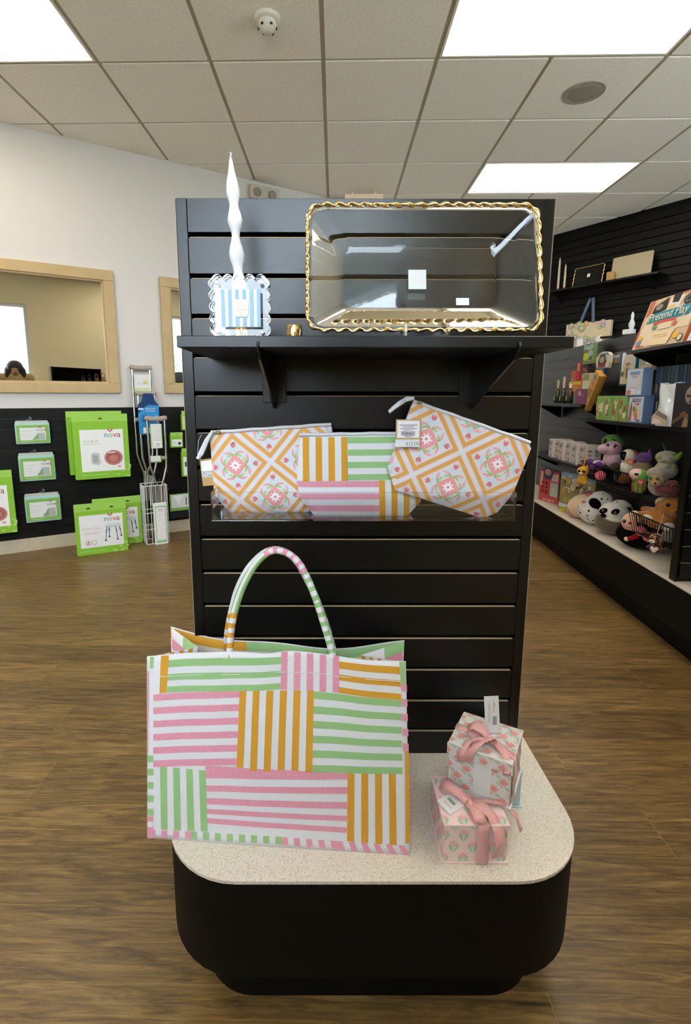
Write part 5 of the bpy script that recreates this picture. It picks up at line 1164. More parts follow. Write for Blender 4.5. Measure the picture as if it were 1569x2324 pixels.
riser('small_box', 'bright red box on the top riser step', 2, 1306, 1313, .155, .03, (190, 36, 40), [('r', .1, .6, .9, .95, (206, 120, 70))])
riser('small_box', 'dark mixed colour box on the top riser step', 2, 1315, 1330, .14, .03, (70, 60, 60), gart(8, 8, [(196, 90, 60), (200, 190, 160), (60, 70, 60)]))
for i, (px0, lb) in enumerate(((1266, 'slim dark bottle farthest along the clear riser'), (1279, 'middle dark bottle with a striped neck on the riser'), (1294, 'dark bottle with a white cap on the riser'))):
    a = at_f(px0, 890, GF, .11)[0]
    r = thing('dark_bottle', lb, 'bottle', GF @ Matrix.Translation((a, .112, Z2+.0035)), 'dark bottles on the riser')
    MB().lathe([(.021, 0), (.024, .003), (.024, .07), (.020, .085), (.009, .095), (.008, .11)], 18).build('bottle_body', mat('dark_bottle_glass', (44, 46, 36), .15, .6), r)
    MB().lathe([(.0095, .1105), (.0095, (.17, .19, .135)[i]), (.008, (.175, .195, .14)[i])], 14).build('bottle_cap', ink([(170, 160, 120), (190, 170, 160), (220, 216, 208)][i]), r)
    art('bottle_label', r, [('r', -.012, .02, .012, .055, (150, 144, 100))], y=-.0246)
# ---- row of white cartons
for i in range(6):
    s_l = 3.90-i*.098-(.03 if i > 3 else 0)
    lb = ['white patterned carton at the far end of the lower shelf', 'second white patterned carton from the far end of the lower shelf', 'third white patterned carton of the lower shelf', 'fourth white patterned carton of the lower shelf', 'fifth white carton of the lower shelf, in shadow', 'last white carton, half hidden by the upper plush basket'][i]
    r = gbox('white_carton', lb, s_l, .09, .06+.012*(i % 2), Z4+.0005, .135+.006*(i % 2), .10, (206, 196, 188), [('r', .1, .66, .55, .84, (130, 126, 122)), ('r', .66, .72, .92, .95, (150, 150, 156)), ('e', .28, .42, .10, .06, (90, 86, 84)), ('e', .66, .40, .08, .06, (96, 90, 88)), ('e', .75, .08, .2, .12, (170, 140, 170)), ('r', .04, .02, .2, .12, (190, 180, 190))], 'white cartons', rot=-.10, cat='carton')
    art('side_print', r, [('e', .3+.4*(q % 2), .15+.2*(q//2), .13, .07, [(150, 130, 150), (120, 160, 150), (160, 110, 110), (110, 150, 160)][q % 4]) for q in range(8)], .10, .135, y=-.0006, M=Matrix.Translation((.09, 0, 0)) @ Matrix.Rotation(math.pi/2, 4, 'Z'))
# ---- puzzle boxes on the deck
Q1 = at_z(1222, 1133, ZD); Q2 = at_z(1266, 1146, ZD); an = math.atan2(Q2.y-Q1.y, Q2.x-Q1.x); M = frame((Q1.x, Q1.y, ZD), an)
r = carton('jigsaw_box', 'coral red jigsaw box at the far end of the deck', 'puzzle box', M, (Q2-Q1).length-.004, .245, .05, (196, 84, 78), [('r', .08, .22, .62, .80, (190, 70, 66)), ('e', .42, .92, .32, .20, (70, 84, 110)), ('e', .42, .96, .16, .10, (200, 140, 120)), ('p', [(.04, .5), (.16, .5), (.2, .96), (.06, .96)], (222, 160, 150)), ('r', .58, .22, .98, .66, (166, 190, 190)), ('r', .66, .36, .82, .50, (210, 190, 140)), ('p', [(.6, .7), (.98, .7), (.98, .95), (.7, .92)], (206, 170, 160))]+[('r', .16+.2*(q % 2), .30+.14*(q//2), .24+.2*(q % 2), .36+.14*(q//2), (40, 40, 36)) for q in range(6)])
text('springbok', .034, ink((236, 206, 190)), r, (.125, -.006, .020), sx=.95)
Q1 = at_z(1268, 1159, ZD); Q2 = at_z(1345, 1181, ZD); an = math.atan2(Q2.y-Q1.y, Q2.x-Q1.x); w_ = (Q2-Q1).length
r = carton('flat_yellow_box', 'flat yellow box lying under the village jigsaw', 'puzzle box', frame((Q1.x, Q1.y, ZD), an), w_, .034, .032, (196, 190, 60), gart(31, 6, [(150, 110, 60), (120, 130, 60)], .04, .2))
VIL = [('r', 0, 0, 1, 1, (150, 140, 90)), ('r', 0, .82, 1, 1, (120, 150, 180)), ('p', [(.3, .82), (.6, .94), (.95, .80)], (180, 196, 206)), ('r', .02, .70, .30, .86, (190, 170, 80))]+gart(77, 46, [(130, 150, 80), (170, 120, 100), (196, 186, 170), (110, 100, 120), (170, 160, 90), (196, 120, 80), (90, 110, 130), (206, 200, 190), (80, 110, 60), (150, 90, 80)], .05, .2)+[('r', 0, .0, 1, .14, (140, 130, 130)), ('r', .03, .02, .3, .12, (206, 206, 206))]
r = carton('jigsaw_box', 'busy village scene jigsaw box with a yellow corner on the deck', 'puzzle box', frame((Q1.x, Q1.y, ZD+.0345), an), w_, .255, .028, (150, 140, 90), VIL)
text('48', .03, ink((90, 70, 40)), r, (.035, -.013, .20))
# ---- wire baskets
def basket(lb, s0, s1, d0, d1, z0, z1, nf, ne):
    r = thing('wire_basket', lb, 'wire basket', GF @ Matrix.Translation((-s1, 0, z0)), 'wire plush baskets'); L_ = s1-s0; h = z1-z0; i = .02
    MB().tube([(0, d0, h), (L_, d0, h), (L_, d1, h), (0, d1, h)], .004, 7, closed=True).build('rim_wire', BLACKWIRE, r)
    MB().tube([(i, d0+i, 0), (L_-i, d0+i, 0), (L_-i, d1, 0), (i, d1, 0)], .0032, 7, closed=True).build('base_wire', BLACKWIRE, r)
    for k in range(nf+1):
        x = L_*k/nf; MB().tube([(x, d0, h), (i+(L_-2*i)*k/nf, d0+i, 0), (i+(L_-2*i)*k/nf, d1, 0)], .0022, 6).build('basket_wire', BLACKWIRE, r)
    for k in range(1, ne):
        y = d0+(d1-d0)*k/ne
        for x, xi in ((0, i), (L_, L_-i)): MB().tube([(x, y, h), (xi, d0+i+(d1-d0-i)*k/ne, 0)], .0022, 6).build('basket_wire', BLACKWIRE, r)
    for k in (1, 2): MB().tube([(i, d0+i+(d1-d0)*k/3-.02, 0), (L_-i, d0+i+(d1-d0)*k/3-.02, 0)], .0022, 6).build('basket_wire', BLACKWIRE, r)
basket('upper black wire basket heaped with small plush animals', 2.615, 3.26, .03, .272, .635, .735, 22, 8)
basket('lower black wire basket with a brown plush dog', 2.262, 2.64, .03, .272, .44, .545, 16, 8)
# ---- plush animals
def fur(name, c, c2=None, mode=None, th=0.0, soft=.004, scale=20, sh=.5):
    m = mat('plush_'+name, c, .95, .1, noise=.08, nscale=60, bump=.5, bscale=400, sheen=sh)
    if mode:
        nt = m.node_tree; b = nt.nodes['Principled BSDF']; L = nt.links.new; tc = nt.nodes.new('ShaderNodeTexCoord')
        mx = nt.nodes.new('ShaderNodeMix'); mx.data_type = 'RGBA'; mx.inputs['A'].default_value = rgb(c); mx.inputs['B'].default_value = rgb(c2)
        mr = nt.nodes.new('ShaderNodeMapRange'); mr.inputs['From Min'].default_value = th-soft; mr.inputs['From Max'].default_value = th+soft
        if mode == 'spots':
            v = nt.nodes.new('ShaderNodeTexVoronoi'); v.inputs['Scale'].default_value = scale; L(tc.outputs['Object'], v.inputs['Vector']); L(v.outputs['Distance'], mr.inputs['Value'])
        else:
            dp = nt.nodes.new('ShaderNodeVectorMath'); dp.operation = 'DOT_PRODUCT'; dp.inputs[1].default_value = mode; L(tc.outputs['Object'], dp.inputs[0]); L(dp.outputs['Value'], mr.inputs['Value'])
        L(mr.outputs[0], mx.inputs['Factor']); L(mx.outputs['Result'], b.inputs['Base Color'])
    return m
def blob(name, parent, ells, m, vox=.0045, sm=6, M=None):
    mb = MB()
    for e in ells: mb.ell(e[0], e[1], M=e[2] if len(e) > 2 else None, nu=20, nv=14)
    o = mb.build(name, m, parent, M); rm = o.modifiers.new('merge', 'REMESH'); rm.mode = 'VOXEL'; rm.voxel_size = vox; rm.use_smooth_shade = True
    s_ = o.modifiers.new('soften', 'SMOOTH'); s_.factor = .5; s_.iterations = sm; return o
EYEB = mat('glossy_black_eye', (8, 8, 8), .12, .6)
def part(name, root, c, r, col, rot=None): return MB().ell(c, r, M=rot, nu=14, nv=8).build(name, col if not isinstance(col, tuple) else ink(col, .8), root)
def eyes(root, y, z, dx, r, iris=(60, 120, 70), x=0):
    for s in (-1, 1):
        e = part('eye', root, (x+s*dx, y, z), (r, r*.5, r), EYEB); MB().ell((x+s*dx-r*.25, y-r*.45, z+r*.3), r*.22, nu=8, nv=6).build('eye_glint', PAPER, e)
def heart_tag(root, c, s, front=(200, 40, 40), tx=True):
    pts = [(0, -1), (.75, -.25), (1, .25), (.8, .7), (.4, .8), (0, .45), (-.4, .8), (-.8, .7), (-1, .25), (-.75, -.25)]
    t = MB().prism([(c[0]+x*s, c[2]+z*s) for x, z in pts], c[1]-.001, c[1], 'y').build('heart_tag', ink(front), root)
    if tx: text('ty', s*1.5, PAPER, root, (c[0], c[1]-.0016, c[2]+s*.1), name='tag_lettering')
def plush(name, lb, px, d, z, rot=0, cat='plush toy', tilt=0, group='plush toys on the right run'):
    x = at_f(px[0], px[1], GF, d)[0]
    return thing(name, lb, cat, GF @ Matrix.Translation((x, d, z)) @ Matrix.Rotation(rot, 4, 'Z') @ Matrix.Rotation(tilt, 4, 'Y'), group)
VW = .7                                                       # turn that faces a plush towards the viewer's side
# pig cushion
r = plush('plush_pig', 'cream and pink plush pig cushion lying in front of the jigsaws', (1318, 1175), .115, ZD+.001, VW)
R_ = Matrix.Rotation(-.62, 4, 'Y')
blob('body', r, [((.0, 0, .083), (.10, .085, .078), R_), ((.03, .005, .105), (.075, .07, .065), R_)], fur('pig', (224, 196, 160), (206, 116, 104), (-.86, -.2, -.75), .012), vox=.006)
part('ear', r, (.055, -.02, .168), (.022, .012, .016), (206, 110, 100)); part('ear', r, (.085, .02, .150), (.016, .02, .014), (206, 110, 100)); part('eye', r, (.072, -.055, .125), (.007, .005, .009), EYEB)
# spotted dogs
SPOT = fur('dalmatian', (14, 13, 14), (218, 212, 208), 'spots', .26, .02, 34)
r = plush('plush_dalmatian', 'large white plush dog cushion with black spots and a black ear', (1350, 1190), .13, ZD+.001, VW)
R_ = Matrix.Rotation(.42, 4, 'Y')
blob('body', r, [((-.015, 0, .085), (.098, .095, .082), R_), ((.02, .0, .135), (.082, .08, .09), R_)], SPOT, vox=.006)
MB().ell((.022, -.068, .152), (.040, .024, .032), M=Matrix.Rotation(.5, 4, 'Y')).build('ear', mat('plush_black', (12, 12, 12), .95, .1), r); part('nose', r, (-.048, -.070, .150), (.014, .010, .009), (206, 120, 100)); part('muzzle', r, (-.035, -.062, .128), (.030, .022, .022), (222, 216, 212))
r = plush('plush_dalmatian', 'second spotted plush dog half hidden behind the first', (1408, 1165), .215, ZD+.001, VW)
blob('body', r, [((0, 0, .07), (.075, .055, .07)), ((.0, 0, .13), (.07, .055, .062))], SPOT, vox=.006)
MB().ell((.045, -.045, .125), (.045, .02, .035), M=Matrix.Rotation(-.5, 4, 'Y')).build('ear', MATS['plush_black'], r); part('nose', r, (-.03, -.06, .11), (.016, .012, .018), (50, 56, 66)); part('ribbon_end', r, (.078, -.03, .10), (.014, .01, .016), (170, 30, 34))
# panda cushion
r = plush('plush_panda', 'plush panda cushion with white face and grey brown body', (1389, 1215), .125, ZD+.001, VW)
blob('body', r, [((0, 0, .075), (.105, .09, .075)), ((.0, 0, .125), (.085, .078, .072))], fur('panda', (98, 86, 70), (220, 214, 206), (.18, -.35, 1), .132, .004), vox=.006)
for x, a in ((-.030, .5), (.038, .5)): MB().ell((x, -.072, .152+x*.1), (.026, .012, .016), M=Matrix.Rotation(-a, 4, 'Y')).build('eye_patch', MATS['plush_black'], r)
for x in (-.028, .040): part('eye', r, (x, -.083, .152), (.008, .004, .010), mat('amber_eye', (120, 96, 40), .2))
part('nose', r, (-.022, -.084, .124), (.018, .008, .011), MATS['plush_black'])
# ladybird cushion
r = plush('plush_ladybird', 'black and red plush ladybird cushion with a peach smiling face', (1452, 1236), .135, ZD+.001, VW)
blob('body', r, [((0, 0, .07), (.125, .09, .07)), ((-.01, 0, .125), (.09, .075, .075))], MATS['plush_black'], vox=.006)
MB().ell((-.022, -.034, .142), (.066, .052, .060)).build('face', ink((226, 180, 156), .9), r)
MB().ell((.095, -.03, .075), (.045, .07, .055)).build('wing_case', ink((120, 12, 20), .9), r)
for z in (.055, .10): part('wing_spot', r, (.088, -.094, z), (.018, .008, .013), MATS['plush_black'])
part('nose', r, (-.025, -.086, .148), (.008, .006, .008), (190, 20, 30)); eyes(r, -.080, .152, .036, .010, x=-.02)
MB().tube([(-.040+.004*i, -.0845, .126-.004*math.sin(math.pi*i/6)) for i in range(7)], .0012, 5).build('smile', ink((140, 50, 50)), r)
MB().tube([(.02, -.085, .09), (.0, -.1, .075), (-.02, -.104, .066)], [.014, .012, .01], 10).build('arm', ink((150, 14, 22), .9), r); part('hand', r, (-.027, -.105, .063), (.012, .009, .012), (226, 216, 206))
for x, z in ((.036, .118), (.075, .095)): blob('pink_pompom', r, [((x, -.095, z), (.03, .024, .027))], fur('pompom', (222, 120, 124)), vox=.005)
# small tiger cub hung from the lower basket
r = plush('plush_tiger_cub', 'small brown striped plush cub with a white heart tag hanging by the lower basket', (1487, 1256), .01, at_f(1487, 1256, GF, .01)[1], VW, group=None)
CUB = fur('cub', (176, 116, 66), (60, 40, 28), 'spots', .42, .05, 60)
blob('body', r, [((0, 0, .028), (.028, .022, .03)), ((0, -.004, .072), (.030, .026, .028)), ((-.024, -.01, .028), (.014, .01, .008)), ((.022, -.01, .026), (.012, .01, .008))], CUB, vox=.0035)
part('muzzle', r, (-.008, -.028, .062), (.013, .009, .009), (226, 216, 206)); part('nose', r, (-.008, -.037, .065), (.004, .003, .003), EYEB); eyes(r, -.027, .078, .012, .005, x=-.004)
heart_tag(r, (.006, -.034, .028), .017, (226, 206, 200), False); MB().tube([(0, 0, .098), (.002, .01, .13), (.004, .03, .17), (.004, .035, .19)], .001, 5).build('hang_loop', PAPER, r)
# brown dog in the lower basket
r = plush('plush_dog', 'shaggy golden brown plush dog lying in the lower basket', (1500, 1165), .15, .462, VW, group=None)
BR = fur('brown', (170, 112, 46))
blob('body', r, [((.0, .0, .06), (.085, .06, .058)), ((.055, -.015, .135), (.058, .055, .056)), ((.085, -.05, .115), (.030, .028, .024)), ((-.055, -.045, .075), (.045, .022, .020)), ((-.06, .01, .095), (.042, .02, .018)), ((.01, -.065, .045), (.055, .022, .022)), ((.0, -.02, .125), (.022, .02, .035))], BR, vox=.006)
part('paw', r, (-.10, -.05, .075), (.018, .016, .016), (206, 190, 170)); part('paw', r, (-.03, -.075, .070), (.026, .012, .016), (216, 200, 180)); MB().ell((.0, -.01, .155), (.020, .016, .032), M=Matrix.Rotation(.9, 4, 'Y')).build('ear', ink((206, 190, 170), .9), r)
part('eye', r, (.052, -.070, .150), (.010, .006, .010), EYEB); part('nose', r, (.098, -.078, .122), (.010, .006, .007), EYEB)
r = plush('plush_sheep', 'grey white plush peeking through the near end of the lower basket', (1520, 1205), .09, .447, VW, group=None)
blob('body', r, [((0, 0, .035), (.03, .028, .034)), ((.0, -.01, .075), (.028, .026, .026))], fur('sheep', (150, 150, 138)), vox=.005); part('muzzle', r, (0, -.034, .07), (.014, .01, .01), (206, 200, 186))
# upper basket
zb = .645
def small_plush(name, lb, px, d, dz, m, ells, rot=VW, vox=.005):
    r = plush(name, lb, px, d, zb+dz, rot, group='small plush in the upper basket'); blob('body', r, ells, m, vox=vox); return r
r = small_plush('plush_frog', 'bright green plush head at the back of the upper basket', (1390, 1010), .21, .16, fur('green', (96, 160, 60)), [((0, 0, .05), (.065, .05, .052)), ((0, .0, -.02), (.05, .04, .05))])
eyes(r, -.045, .060, .026, .014)
r = small_plush('plush_hippo', 'pale pink plush with purple feet lolling over the basket rim', (1382, 1040), .12, .09, fur('pinkhippo', (206, 170, 186)), [((.02, .01, .03), (.055, .05, .05)), ((.02, -.005, .10), (.05, .048, .045)), ((-.015, -.04, .095), (.035, .032, .030)), ((-.045, -.035, .0), (.035, .028, .022))])
eyes(r, -.048, .118, .022, .011, x=.03)
for x, y, z in ((-.085, -.04, .002), (-.055, -.06, -.018), (-.02, -.075, -.002)): part('foot', r, (x, y, z), (.024, .018, .022), (86, 50, 120))
part('pink_paw', r, (-.005, -.075, -.065), (.032, .020, .030), (222, 110, 140))
heart_tag(r, (.062, -.05, .11), .013, (200, 60, 50))
r = small_plush('plush_penguin', 'white plush with big black eye patches in the upper basket', (1426, 1055), .12, .08, fur('white', (216, 208, 190)), [((0, 0, .02), (.042, .038, .045)), ((.0, -.005, .085), (.040, .038, .042))])
MB().ell((-.012, -.034, .088), (.020, .010, .026)).build('eye_patch', MATS['plush_black'], r); part('eye', r, (-.010, -.043, .088), (.008, .004, .010), EYEB); part('dark_wing', r, (-.055, -.03, .02), (.028, .03, .026), (52, 44, 36)); heart_tag(r, (.030, -.045, .06), .020, (206, 76, 40))
r = small_plush('plush_unicorn', 'purple eared tan plush behind the white one in the upper basket', (1460, 1052), .17, .085, fur('tan', (150, 128, 100)), [((0, 0, .02), (.045, .04, .05))])
blob('head', r, [((.0, -.005, .078), (.042, .038, .030))], fur('purple', (110, 72, 136))); MB().lathe([(.016, 0), (.002, .035)], 10, c=(.03, -.01, .095)).build('ear', ink((120, 70, 150), .9), r); MB().lathe([(.008, 0), (.001, .04)], 10, M=Matrix.Translation((-.024, -.02, .095)) @ Matrix.Rotation(-.6, 4, 'Y')).build('horn', ink((150, 60, 50), .7), r)
r = small_plush('plush_koala', 'pale green patterned plush with a lime ear at the near end of the upper basket', (1515, 1045), .20, .10, fur('sage', (150, 150, 128), (190, 186, 160), 'spots', .4, .05, 40), [((0, 0, .02), (.055, .045, .05)), ((.0, -.005, .085), (.055, .045, .036))])
MB().ell((.055, -.02, .098), (.012, .010, .028), M=Matrix.Rotation(.5, 4, 'Y')).build('ear', ink((126, 190, 50), .8), r); MB().tube([(-.01, 0, .115), (-.02, -.005, .14), (-.028, -.01, .16)], [.006, .004, .002], 8).build('feeler', ink((20, 110, 120), .7), r)
r = small_plush('plush_puppy', 'tan plush puppy with shaggy grey crown and green eyes in the upper basket', (1495, 1085), .10, .02, fur('greyfur', (150, 138, 126)), [((0, .02, .03), (.05, .045, .05)), ((.0, .0, .095), (.055, .05, .035))])
blob('face', r, [((.0, -.03, .068), (.036, .028, .034)), ((.012, -.055, .052), (.016, .014, .013))], fur('puppyface', (176, 140, 92)))
for s in (-1, 1): e = part('eye', r, (s*.016, -.056, .078), (.009, .005, .009), mat('green_eye', (30, 110, 80), .15))
part('nose', r, (.013, -.069, .056), (.006, .004, .005), EYEB)
r = small_plush('plush_caterpillar', 'green and peach plush with a red heart tag at the basket corner', (1450, 1112), .062, .003, fur('leaf', (90, 160, 70)), [((0, 0, .035), (.036, .030, .042)), ((.0, .0, .085), (.042, .035, .038))])
MB().ell((-.012, -.010, .094), (.036, .030, .030)).build('face', ink((226, 190, 176), .9), r); part('eye', r, (-.002, -.040, .098), (.012, .004, .007), EYEB); heart_tag(r, (.022, -.043, .062), .018, (196, 40, 36))
for i, x in enumerate((-.02, .005, .028)): MB().ell((x, -.026, .03), (.004, .006, .034)).build('red_stripe', ink((190, 60, 40), .9), r)
r = small_plush('plush_leopard', 'brown spotted plush at the far end of the upper basket', (1348, 1075), .10, .01, CUB, [((0, 0, .03), (.045, .04, .036)), ((-.03, -.02, .065), (.028, .026, .026))]); eyes(r, -.045, .07, .012, .006, x=-.03)
r = small_plush('plush_bear', 'dark red plush deep in the near end of the upper basket', (1515, 1105), .14, .003, fur('wine', (120, 56, 64)), [((0, 0, .035), (.06, .06, .034)), ((.03, -.02, .06), (.03, .03, .03))]); eyes(r, -.05, .066, .010, .005, x=.03)
r = small_plush('plush_fox', 'orange and black plush in the middle of the upper basket', (1415, 1095), .12, .003, fur('rust', (140, 84, 40), (20, 18, 18), (-1, 0, .2), .01), [((0, 0, .035), (.055, .05, .034)), ((-.02, -.02, .062), (.032, .03, .03))]); eyes(r, -.05, .068, .012, .006, x=-.02)
# yellow raccoon key ring at the far end of the basket
kx_, kz_ = at_f(1322, 1100, GF, .02)
r = thing('plush_key_ring', 'small yellow raccoon plush key ring hanging before the village jigsaw', 'key ring', GF @ Matrix.Translation((kx_, .02, kz_)) @ Matrix.Rotation(VW, 4, 'Z'))
blob('body', r, [((0, 0, .035), (.030, .024, .036)), ((0, -.006, .088), (.036, .030, .030)), ((-.022, -.012, .02), (.012, .010, .018)), ((.022, -.012, .02), (.012, .010, .018))], fur('yellow', (206, 150, 34)), vox=.004)
for s, c in ((-1, (60, 24, 24)), (1, (206, 150, 34))): part('ear', r, (s*.026, -.004, .118), (.012, .008, .014), c)
for s in (-1, 1): part('eye_patch', r, (s*.014+.004, -.033, .090), (.010, .005, .008), EYEB)
part('muzzle', r, (.004, -.036, .077), (.009, .008, .008), (226, 210, 190)); MB().tube([(0, 0, .117), (.004, .0, .150), (-.004, 0, .175), (.003, 0, .195)], [.003, .005, .006, .004], 8).build('hang_strap', ink((206, 150, 34)), r)
# ================================================================== goods on the angled black wall
WS = .407
def rw(x, y, off): a, b = at_f(x, y, RF, -off); return a, b
shx0, _ = rw(1235, 665, .2); shx1, _ = rw(1497, 609, .2); ZR = 2.285
r = thing('wall_shelf', 'black shelf high on the far right black wall', 'shelf', RF @ Matrix.Translation((shx0, 0, ZR)))
MB().box(0, shx1-shx0, -.22, -.003, -.018, 0).build('shelf_board', BLACK, r, bev=.001, seg=1)
for x in (.1, shx1-shx0-.1):
    b_ = MB().prism([(-.003, -.0185), (-.003, -.12), (-.02, -.12), (-.19, -.03), (-.20, -.0185)], x, x+.004, 'y'); b_.v = [(yy, xx, zz) for xx, yy, zz in b_.v]; b_.build('bracket', mat('black_steel', (16, 16, 16), .35), r)
for (px, pt), lb in (((1272, 585), 'taller ivory taper candle on the high wall shelf'), ((1285, 600), 'shorter ivory taper candle on the high wall shelf')):
    x, zt = rw(px, pt, .13); h = zt-ZR
    r = thing('taper_candle', lb, 'candle', RF @ Matrix.Translation((x, -.13, ZR+.0005)), 'ivory taper candles')
    MB().lathe([(.016, 0), (.016, .025), (.013, .027)], 18).build('brass_foot', GOLD, r); MB().lathe([(.0115, .0275), (.0115, h*.5), (.009, h*.9), (.004, h)], 14).build('candle_body', mat('ivory_wax', (214, 200, 176), .5), r)
a = rw(1297, 645, .14); b = rw(1380, 575, .14); gw2, gh2 = (b[0]-a[0])*.86, (b[1]-a[1])*.83
r = thing('black_plate', 'square black plate with wavy gold rim on the high wall shelf', 'plate', RF @ Matrix.Translation(((a[0]+b[0])/2, -.16, ZR+.004)) @ Matrix.Rotation(-.2, 4, 'X'))
MB().prism(rr2(gw2, gh2, .02), 0, .008, 'y').build('plate_body', mat('black_glass', (20, 20, 18), .1, .5), r)
pth = rr2(gw2, gh2, .02, 4); dn = []
for i in range(len(pth)):
    p0, p1 = pth[i], pth[(i+1) % len(pth)]; m = max(1, int(math.hypot(p1[0]-p0[0], p1[1]-p0[1])/.006))
    dn += [(p0[0]+(p1[0]-p0[0])*j/m, p0[1]+(p1[1]-p0[1])*j/m) for j in range(m)]
MB().tube([(x+.003*math.sin(i*.9), -.002, z+.003*math.cos(i*.9)) for i, (x, z) in enumerate(dn)], .0045, 8, closed=True).build('gold_rim', GOLD, r)
MB().box(-.012, .018, -.0012, -.0003, gh2*.42, gh2*.60).build('price_sticker', PAPER, r)
x, _ = rw(1386, 632, .15); r = thing('ribbed_cup', 'small ribbed gold cup beside the beige board', 'cup', RF @ Matrix.Translation((x, -.15, ZR+.0005)))
for i in range(14): MB().tube([(.030*math.cos(i*math.pi/7), .030*math.sin(i*math.pi/7), 0), (.032*math.cos(i*math.pi/7), .032*math.sin(i*math.pi/7), .085)], .0075, 8).build('rib', mat('gold_wood', (190, 150, 90), .4), r)
MB().lathe([(.028, .002), (.03, .08)], 18).build('cup_body', mat('gold_wood', (190, 150, 90), .4), r)
a = rw(1384, 626, .14); b = rw(1475, 612, .14); c = rw(1398, 569, .14)
r = tag(MB().prism(rr2(b[0]-a[0], c[1]-a[1]-.0, .012), 0, .012, 'y').build('beige_board', mat('beige_linen_board', (186, 172, 140), .8, noise=.03, nscale=80), M=RF @ Matrix.Translation(((a[0]+b[0])/2, -.12, ZR+.001)) @ Matrix.Rotation(-.12, 4, 'X')), 'plain beige linen board leaning on the high wall shelf', 'board')
x, z = rw(1565, 606, .1); tag(MB().prism([(0, 0), (.28, 0), (.28, .36), (.10, .30)], 0, .015, 'y').build('peach_board', mat('peach_board', (206, 160, 120), .7, noise=.04), M=RF @ Matrix.Translation((x, -.06, z))), 'peach board cut off by the right picture edge', 'board')
# hanging floral tote
ax_, az_ = rw(1286, 738, .10); bx_, bz_ = rw(1388, 724, .10); w_ = bx_-ax_; hT = .33; zb_ = (az_+bz_)/2-hT
r = thing('floral_tote', 'flower printed tote bag with blue straps hanging on the black wall', 'tote bag', RF @ Matrix.Translation((ax_, -.10, zb_)))
MB().box(0, w_, 0, .05, 0, hT).build('bag_body', mat('cream_canvas', (212, 196, 160), .85), r, bev=.004)
fl = []; rq = random.Random(4)
for i in range(34):
    x, z, s = rq.uniform(.05, .95), rq.uniform(.25, .97), rq.uniform(.035, .075); fl.append(('e', x, z, s, s*1.4, [(150, 150, 160), (170, 180, 130), (196, 170, 160), (160, 140, 180), (150, 170, 120), (206, 150, 90)][rq.randrange(6)])); fl.append(('e', x, z, s*.5, s*.7, (206, 198, 176)))
art('flower_print', r, fl+[('r', .30, .20, .44, .50, (236, 232, 236)), ('p', [(.72, .50), (.84, .56), (.88, .24), (.76, .20)], (238, 236, 238))], w_, hT)
sxm, szm = rw(1345, 676, .06); sxm -= ax_; szm -= zb_
STR = mat('blue_strap', (86, 104, 134), .8)
for x0, off_ in ((w_*.32, -.012), (w_*.62, .016)):
    mb = MB(); P_ = [Vector((x0+(sxm+off_-x0)*t/8, -.004+.03*t/8, hT-.01+(szm-hT+.01)*t/8)) for t in range(9)]
    for t in range(8):
        p, q = P_[t], P_[t+1]; ww = .016
        mb.add([p+Vector((-ww, 0, 0)), p+Vector((ww, 0, 0)), q+Vector((ww, 0, 0)), q+Vector((-ww, 0, 0)), p+Vector((-ww, .003, 0)), p+Vector((ww, .003, 0)), q+Vector((ww, .003, 0)), q+Vector((-ww, .003, 0))], [(0, 1, 2, 3), (7, 6, 5, 4), (0, 3, 7, 4), (1, 5, 6, 2)])
    mb.build('strap', STR, r)
MB().tube([(sxm, .098, szm-.006), (sxm, .0, szm-.006), (sxm, -.005, szm+.006)], .004, 7).build('peg_hook', BLACKWIRE, r)
# small white candle ornament on the wall behind the shelving run
x, z = rw(1428, 757, .12)
sh2 = thing('wall_shelf', 'short black wall shelf just behind the top of the right shelving', 'shelf', RF @ Matrix.Translation((x-.25, 0, z-.01))); MB().box(0, .6, -.18, -.003, -.018, 0).build('shelf_board', BLACK, sh2)
r = thing('white_ornament', 'small white figure ornament on a square foot behind the shelving', 'ornament', RF @ Matrix.Translation((x, -.12, z-.0095)))
MB().box(-.05, .05, -.03, .03, 0, .05).build('square_foot', PAPER, r, bev=.004); MB().lathe([(.018, .0505), (.024, .07), (.030, .10), (.018, .13), (.012, .15), (.016, .17), (.012, .20), (.003, .215)], 16, c=(.018, 0, 0)).build('figure', PAPER, r)
# ================================================================== what only the mirrored panes show
# rear shelf of the stand with small bags
r = thing('rear_shelf', 'black shelf on the back of the slatted stand, seen in the mirrored window', 'shelf', PF @ Matrix.Translation((0, .051, 1.215)))
MB().box(-.25, .40, 0, .20, 0, .018).build('shelf_board', BLACK, r)
for i, (x, w, h, c, lb) in enumerate(((.02, .06, .17, (60, 44, 34), 'narrow dark brown bag on the rear shelf'), (.115, .06, .19, (40, 34, 30), 'black brown bag on the rear shelf'), (.21, .085, .20, (120, 88, 56), 'tan brown bag on the rear shelf'), (.315, .09, .22, (170, 130, 100), 'pale tan bag on the rear shelf'))):
    b = thing('small_bag', lb+', seen in the mirrored window', 'bag', PF @ Matrix.Translation((x, .17, 1.2335)), 'bags on the rear shelf')
    blob('bag_body', b, [((w*.5, 0, h*.32), (w*.5, .035, h*.32)), ((w*.5, 0, h*.55), (w*.40, .028, h*.25))], mat('bag_leather_%d' % i, c, .6, .4, noise=.2, nscale=40), vox=.008)
    MB().tube([(w*.2, 0, h*.7), (w*.25, 0, h*.95), (w*.5, 0, h*1.05), (w*.75, 0, h*.95), (w*.8, 0, h*.7)], .005, 8).build('bag_handle', mat('bag_leather_%d' % i, c), b)
